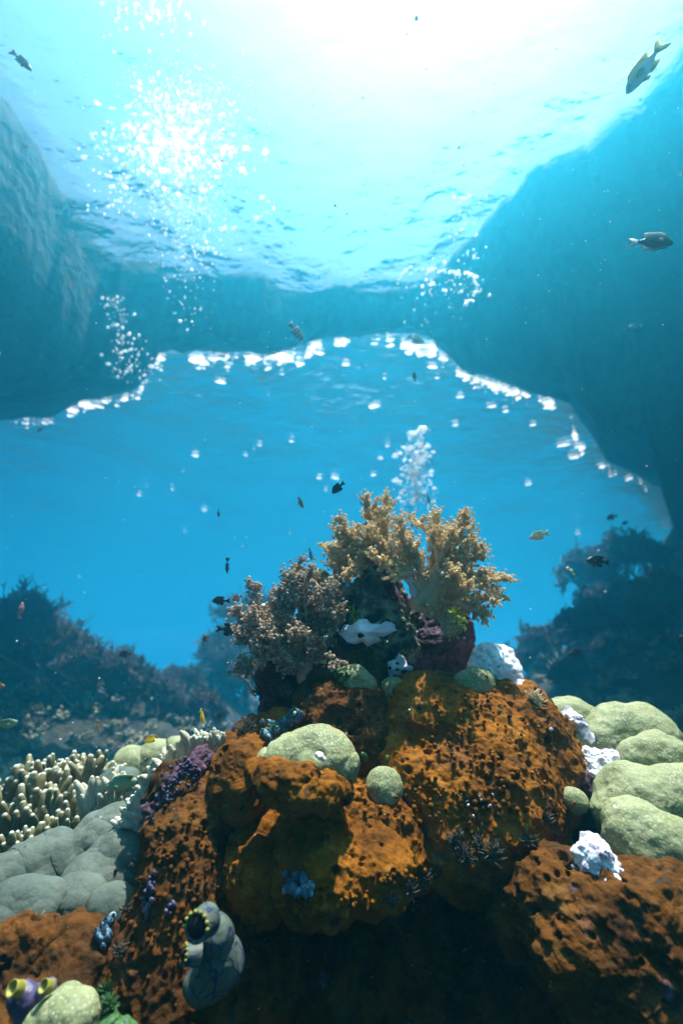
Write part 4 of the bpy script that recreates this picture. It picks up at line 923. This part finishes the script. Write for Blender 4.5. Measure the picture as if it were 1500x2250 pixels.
def fish(kind, label, px, py, L, heading, d, deep=.2, yaw=0, roll=0, fork=.5, group='small reef fishes'):
    """L: total length in photo px seen side-on; heading: image angle of the snout, degrees, 0 right, 90 up; yaw turns it from the lens"""
    bm_, fm = K[kind]; Ln = L*d/F/1.22
    a = math.radians(heading); Rv, Uv, Fv = np.array([1., 0, 0]), np.array([0, -sp, cp]), np.array([0, cp, sp])
    h = math.cos(a)*Rv+math.sin(a)*Uv; h = h*math.cos(math.radians(yaw))+Fv*math.sin(math.radians(yaw))
    side = np.cross(h, Uv if abs(h@Uv) < .93 else Rv*(-1)); side /= np.linalg.norm(side); dor = np.cross(side, h)
    rr = math.radians(roll); dor = dor*math.cos(rr)+side*math.sin(rr); lat = np.cross(dor, -h)
    e = empty('fish', P(px, py, d), label, 'fish', group)
    mw = Matrix([[-h[i]*Ln, lat[i]*Ln, dor[i]*Ln, 0] for i in range(3)]+[[0, 0, 0, 1]]); mw.translation = Vector(P(px, py, d)); e.matrix_world = mw
    bend = ((len(label)*37+int(px)*13) % 21-10)/10*.35
    def part(name, v, f, m, smooth=True, par=e):
        v = np.array(v, float); v[:, 1] += bend*np.maximum(v[:, 0]+.1, 0)**2
        o = bpy.data.objects.new(name, mesh(name, v, f, smooth)); COL.objects.link(o); o.data.materials.append(m); o.parent = par; return o
    ns, nk = 26, 18; t = np.linspace(0, 1, ns)
    hh = deep*np.interp(t, [0,.04,.12,.25,.4,.55,.7,.85,.93,1], [.05,.30,.62,.90,1,.97,.78,.42,.30,.31]); ww = deep*.5*np.interp(t, [0,.05,.15,.3,.5,.75,1], [.06,.45,.85,1,.9,.5,.12])
    zc = deep*np.interp(t, [0,.2,.5,1], [-.12,0,0,.03])
    an = np.arange(nk)*2*math.pi/nk
    v = np.stack([np.stack([np.full(nk, tt-.5), w_*np.cos(an)*(1-.12*np.sin(an)), z+h_*np.sin(an)], 1) for tt, h_, w_, z in zip(t, hh, ww, zc)]).reshape(-1, 3)
    j = np.arange(nk); f = np.concatenate([np.stack([i*nk+j, i*nk+(j+1) % nk, (i+1)*nk+(j+1) % nk, (i+1)*nk+j], 1) for i in range(ns-1)])
    v = np.concatenate([v, [[-.505, 0, zc[0]]], [[.5, 0, zc[-1]]]]); b = ns*nk
    body = part('body', v, [f[:, ::-1], np.stack([np.full(nk, b), j, (j+1) % nk], 1), np.stack([np.full(nk, b+1), (ns-1)*nk+(j+1) % nk, (ns-1)*nk+j], 1)], bm_)
    def fin(name, pts, th=.010, off=(0, 0, 0), rot=None):
        q = np.array(pts, float); n = len(q); c = q.mean(0)
        A = np.stack([q[:,0], np.full(n, th), q[:,1]], 1); Bk = A*[1, -1, 1]
        v = np.concatenate([A, Bk, [[c[0], th*1.4, c[1]], [c[0], -th*1.4, c[1]]]])
        if rot is not None: v = v@np.array(Matrix.Rotation(rot[0], 3, 'Z')@Matrix.Rotation(rot[1], 3, 'X')).T
        v = v+np.array(off); k = np.arange(n); k1 = (k+1) % n
        part(name, v, [np.stack([np.full(n, 2*n), k1, k], 1), np.stack([np.full(n, 2*n+1), n+k, n+k1], 1), np.stack([k, k1, n+k1, n+k], 1)], fm, False)
    D = deep; tl = .27
    fin('tail_fin', [(.47,.07*D/.2*.9), (.55,.10), (.64,.15), (.5+tl,.17), (.5+tl-.04,.11), (.5+tl*(1-fork*.75),.012), (.5+tl*(1-fork*.75),-.004), (.5+tl-.04,-.10), (.5+tl,-.16), (.64,-.14), (.55,-.09), (.47,-.05*D/.2)])
    fin('dorsal_fin', [(-.27,D*.80), (-.2,D*1.18), (-.05,D*1.32), (.12,D*1.30), (.24,D*1.28), (.36,D*1.25), (.40,D*1.05), (.31,D*.50), (.1,D*.80), (-.1,D*.9)])
    fin('anal_fin', [(.02,-D*.85), (.08,-D*1.2), (.2,-D*1.28), (.34,-D*1.15), (.37,-D*.95), (.30,-D*.45), (.15,-D*.7)])
    for s in (1, -1):
        fin('pectoral_fin', [(0,.03), (.08,.06), (.17,.05), (.20,0), (.15,-.05), (.07,-.05), (0,-.02)], .006, (-.20, s*D*.44, -.02), (s*.5, 0))
        fin('pelvic_fin', [(-.02,-.0), (.05,.01), (.15,-.07), (.10,-.09)], .006, (-.14, s*D*.12, -D*.92))
        vv, ff = ico(2)
        ey = part('eye', vv*[.026, .016, .026]+[-.385, s*D*.37, D*.16], ff, M['eyering'], True)
        part('pupil', vv*[.016, .010, .016]+[-.385, s*(D*.37+.010), D*.16], ff, M['eye'], True, ey)
    return e
FISH = [
 ('silver', 'silvery fish with yellow edged fins diving at the top right', 1408,158,122,-126,.8,.16,10,0,.75),
 ('grey', 'grey olive fish with a white forked tail near the right edge', 1440,531,82,-12,.9,.235,-15,0,.8),
 ('tan', 'small yellowish fish at the top left under the ripples', 52,137,56,-42,1.4,.15,10,0,.4),
 ('striped', 'small striped fish in front of the dark arch', 654,733,46,-52,1.8,.22,15,0,.5),
 ('striped', 'faint striped fish at the top of the arch opening', 918,748,40,-20,3.2,.22,0,0,.5),
 ('black', 'black fish highest above the coral gap', 740,1074,36,-140,1.1,.25,5,0,.4),
 ('brown', 'slim brown fish diving left of the highest black fish', 660,1106,34,-60,1.1,.18,35,0,.4),
 ('black', 'dark fish hanging head down at the left of the open water', 480,1127,28,-98,1.2,.2,40,0,.3),
 ('black', 'thin dark fish seen end on above the left reef', 499,1248,36,-95,1.3,.10,20,0,.3),
 ('black', 'dark fish swimming left beside the left soft coral', 481,1320,38,178,1.2,.24,5,0,.4),
 ('orange', 'grey and orange fish close to the left soft coral', 519,1316,28,-150,1.3,.26,15,0,.3),
 ('black', 'black fish half hidden behind the left soft coral', 508,1384,52,-8,1.15,.26,0,0,.6),
 ('blue', 'slim bluish fish just above the left soft coral tip', 683,1220,34,-75,1.4,.17,25,0,.3),
 ('brown', 'dark fish in front of the bubble column', 941,1097,26,-75,1.6,.2,30,0,.5),
 ('silver', 'pale blue fish with yellow edge right of the right soft coral', 1180,1178,48,-165,1.1,.20,0,0,.4),
 ('silver', 'tiny pale fish seen from behind next to the right soft coral', 1062,1200,26,75,1.5,.17,70,0,.5),
 ('silver', 'tiny pale fish seen from behind in the open water at right', 1254,1256,28,75,1.5,.17,70,0,.5),
 ('black', 'dark fish hovering before the right reef crest', 1308,1233,54,174,1.2,.22,0,0,.5),
 ('black', 'dim dark fish over the lower right reef', 1262,1434,36,-168,1.9,.24,0,0,.5),
 ('black', 'dark fish cut by the right edge', 1497,1408,34,100,1.6,.24,0,0,.5),
 ('pink', 'pinkish fish rising at the left reef top', 47,1338,36,92,1.5,.15,20,0,.3),
 ('black', 'dark fish over the end of the left reef', 272,1438,30,-172,2.2,.24,0,0,.5),
 ('yellow', 'yellow fish seen nose down, upper of the two yellow ones', 444,1577,38,-85,1.0,.2,25,0,.3),
 ('yellow', 'yellow fish swimming left, lower of the two yellow ones', 330,1625,34,-155,1.0,.23,0,0,.3),
 ('green', 'greenish fish with a bright back at the left edge', 18,1590,56,12,1.1,.17,0,0,.3),
 ('tan', 'tan fish hanging head down before the left reef', 215,1601,30,-98,1.2,.17,20,0,.3),
 ('pink', 'faint pink fish low on the left reef', 45,1690,40,10,1.4,.15,0,0,.6),
 ('brown', 'pale fish hovering between the sea fans left of the pinnacle', 451,1402,22,70,1.6,.25,20,0,.3),
 ('green', 'green barred fish resting among the finger corals', 268,1722,90,-172,1.0,.2,0,0,.3),
 ('orange', 'orange fish cut by the left edge above the reef', 2,1506,24,-10,1.3,.2,0,0,.4),
 ('black', 'thin dark fish above the bubble column', 910,825,22,95,2.6,.16,0,0,.4),
 ('black', 'faint dark fish beyond the right reef crest, larger of two', 1341,1137,24,-160,3.6,.25,0,0,.4),
 ('black', 'faint dark fish beyond the right reef crest, smaller of two', 1371,1149,16,-160,3.8,.25,0,0,.4),
 ('black', 'dim dark fish beside the upper yellow fish', 482,1572,24,100,2.2,.2,0,0,.4),
 ('blue', 'faint teal fish in the shade of the cave wall', 1391,717,30,-175,2.4,.2,0,0,.4),
 ('brown', 'faint thin fish under the left end of the arch', 89,944,20,30,3.0,.15,0,0,.4)]
for a in FISH: fish(a[0], a[1], *a[2:])
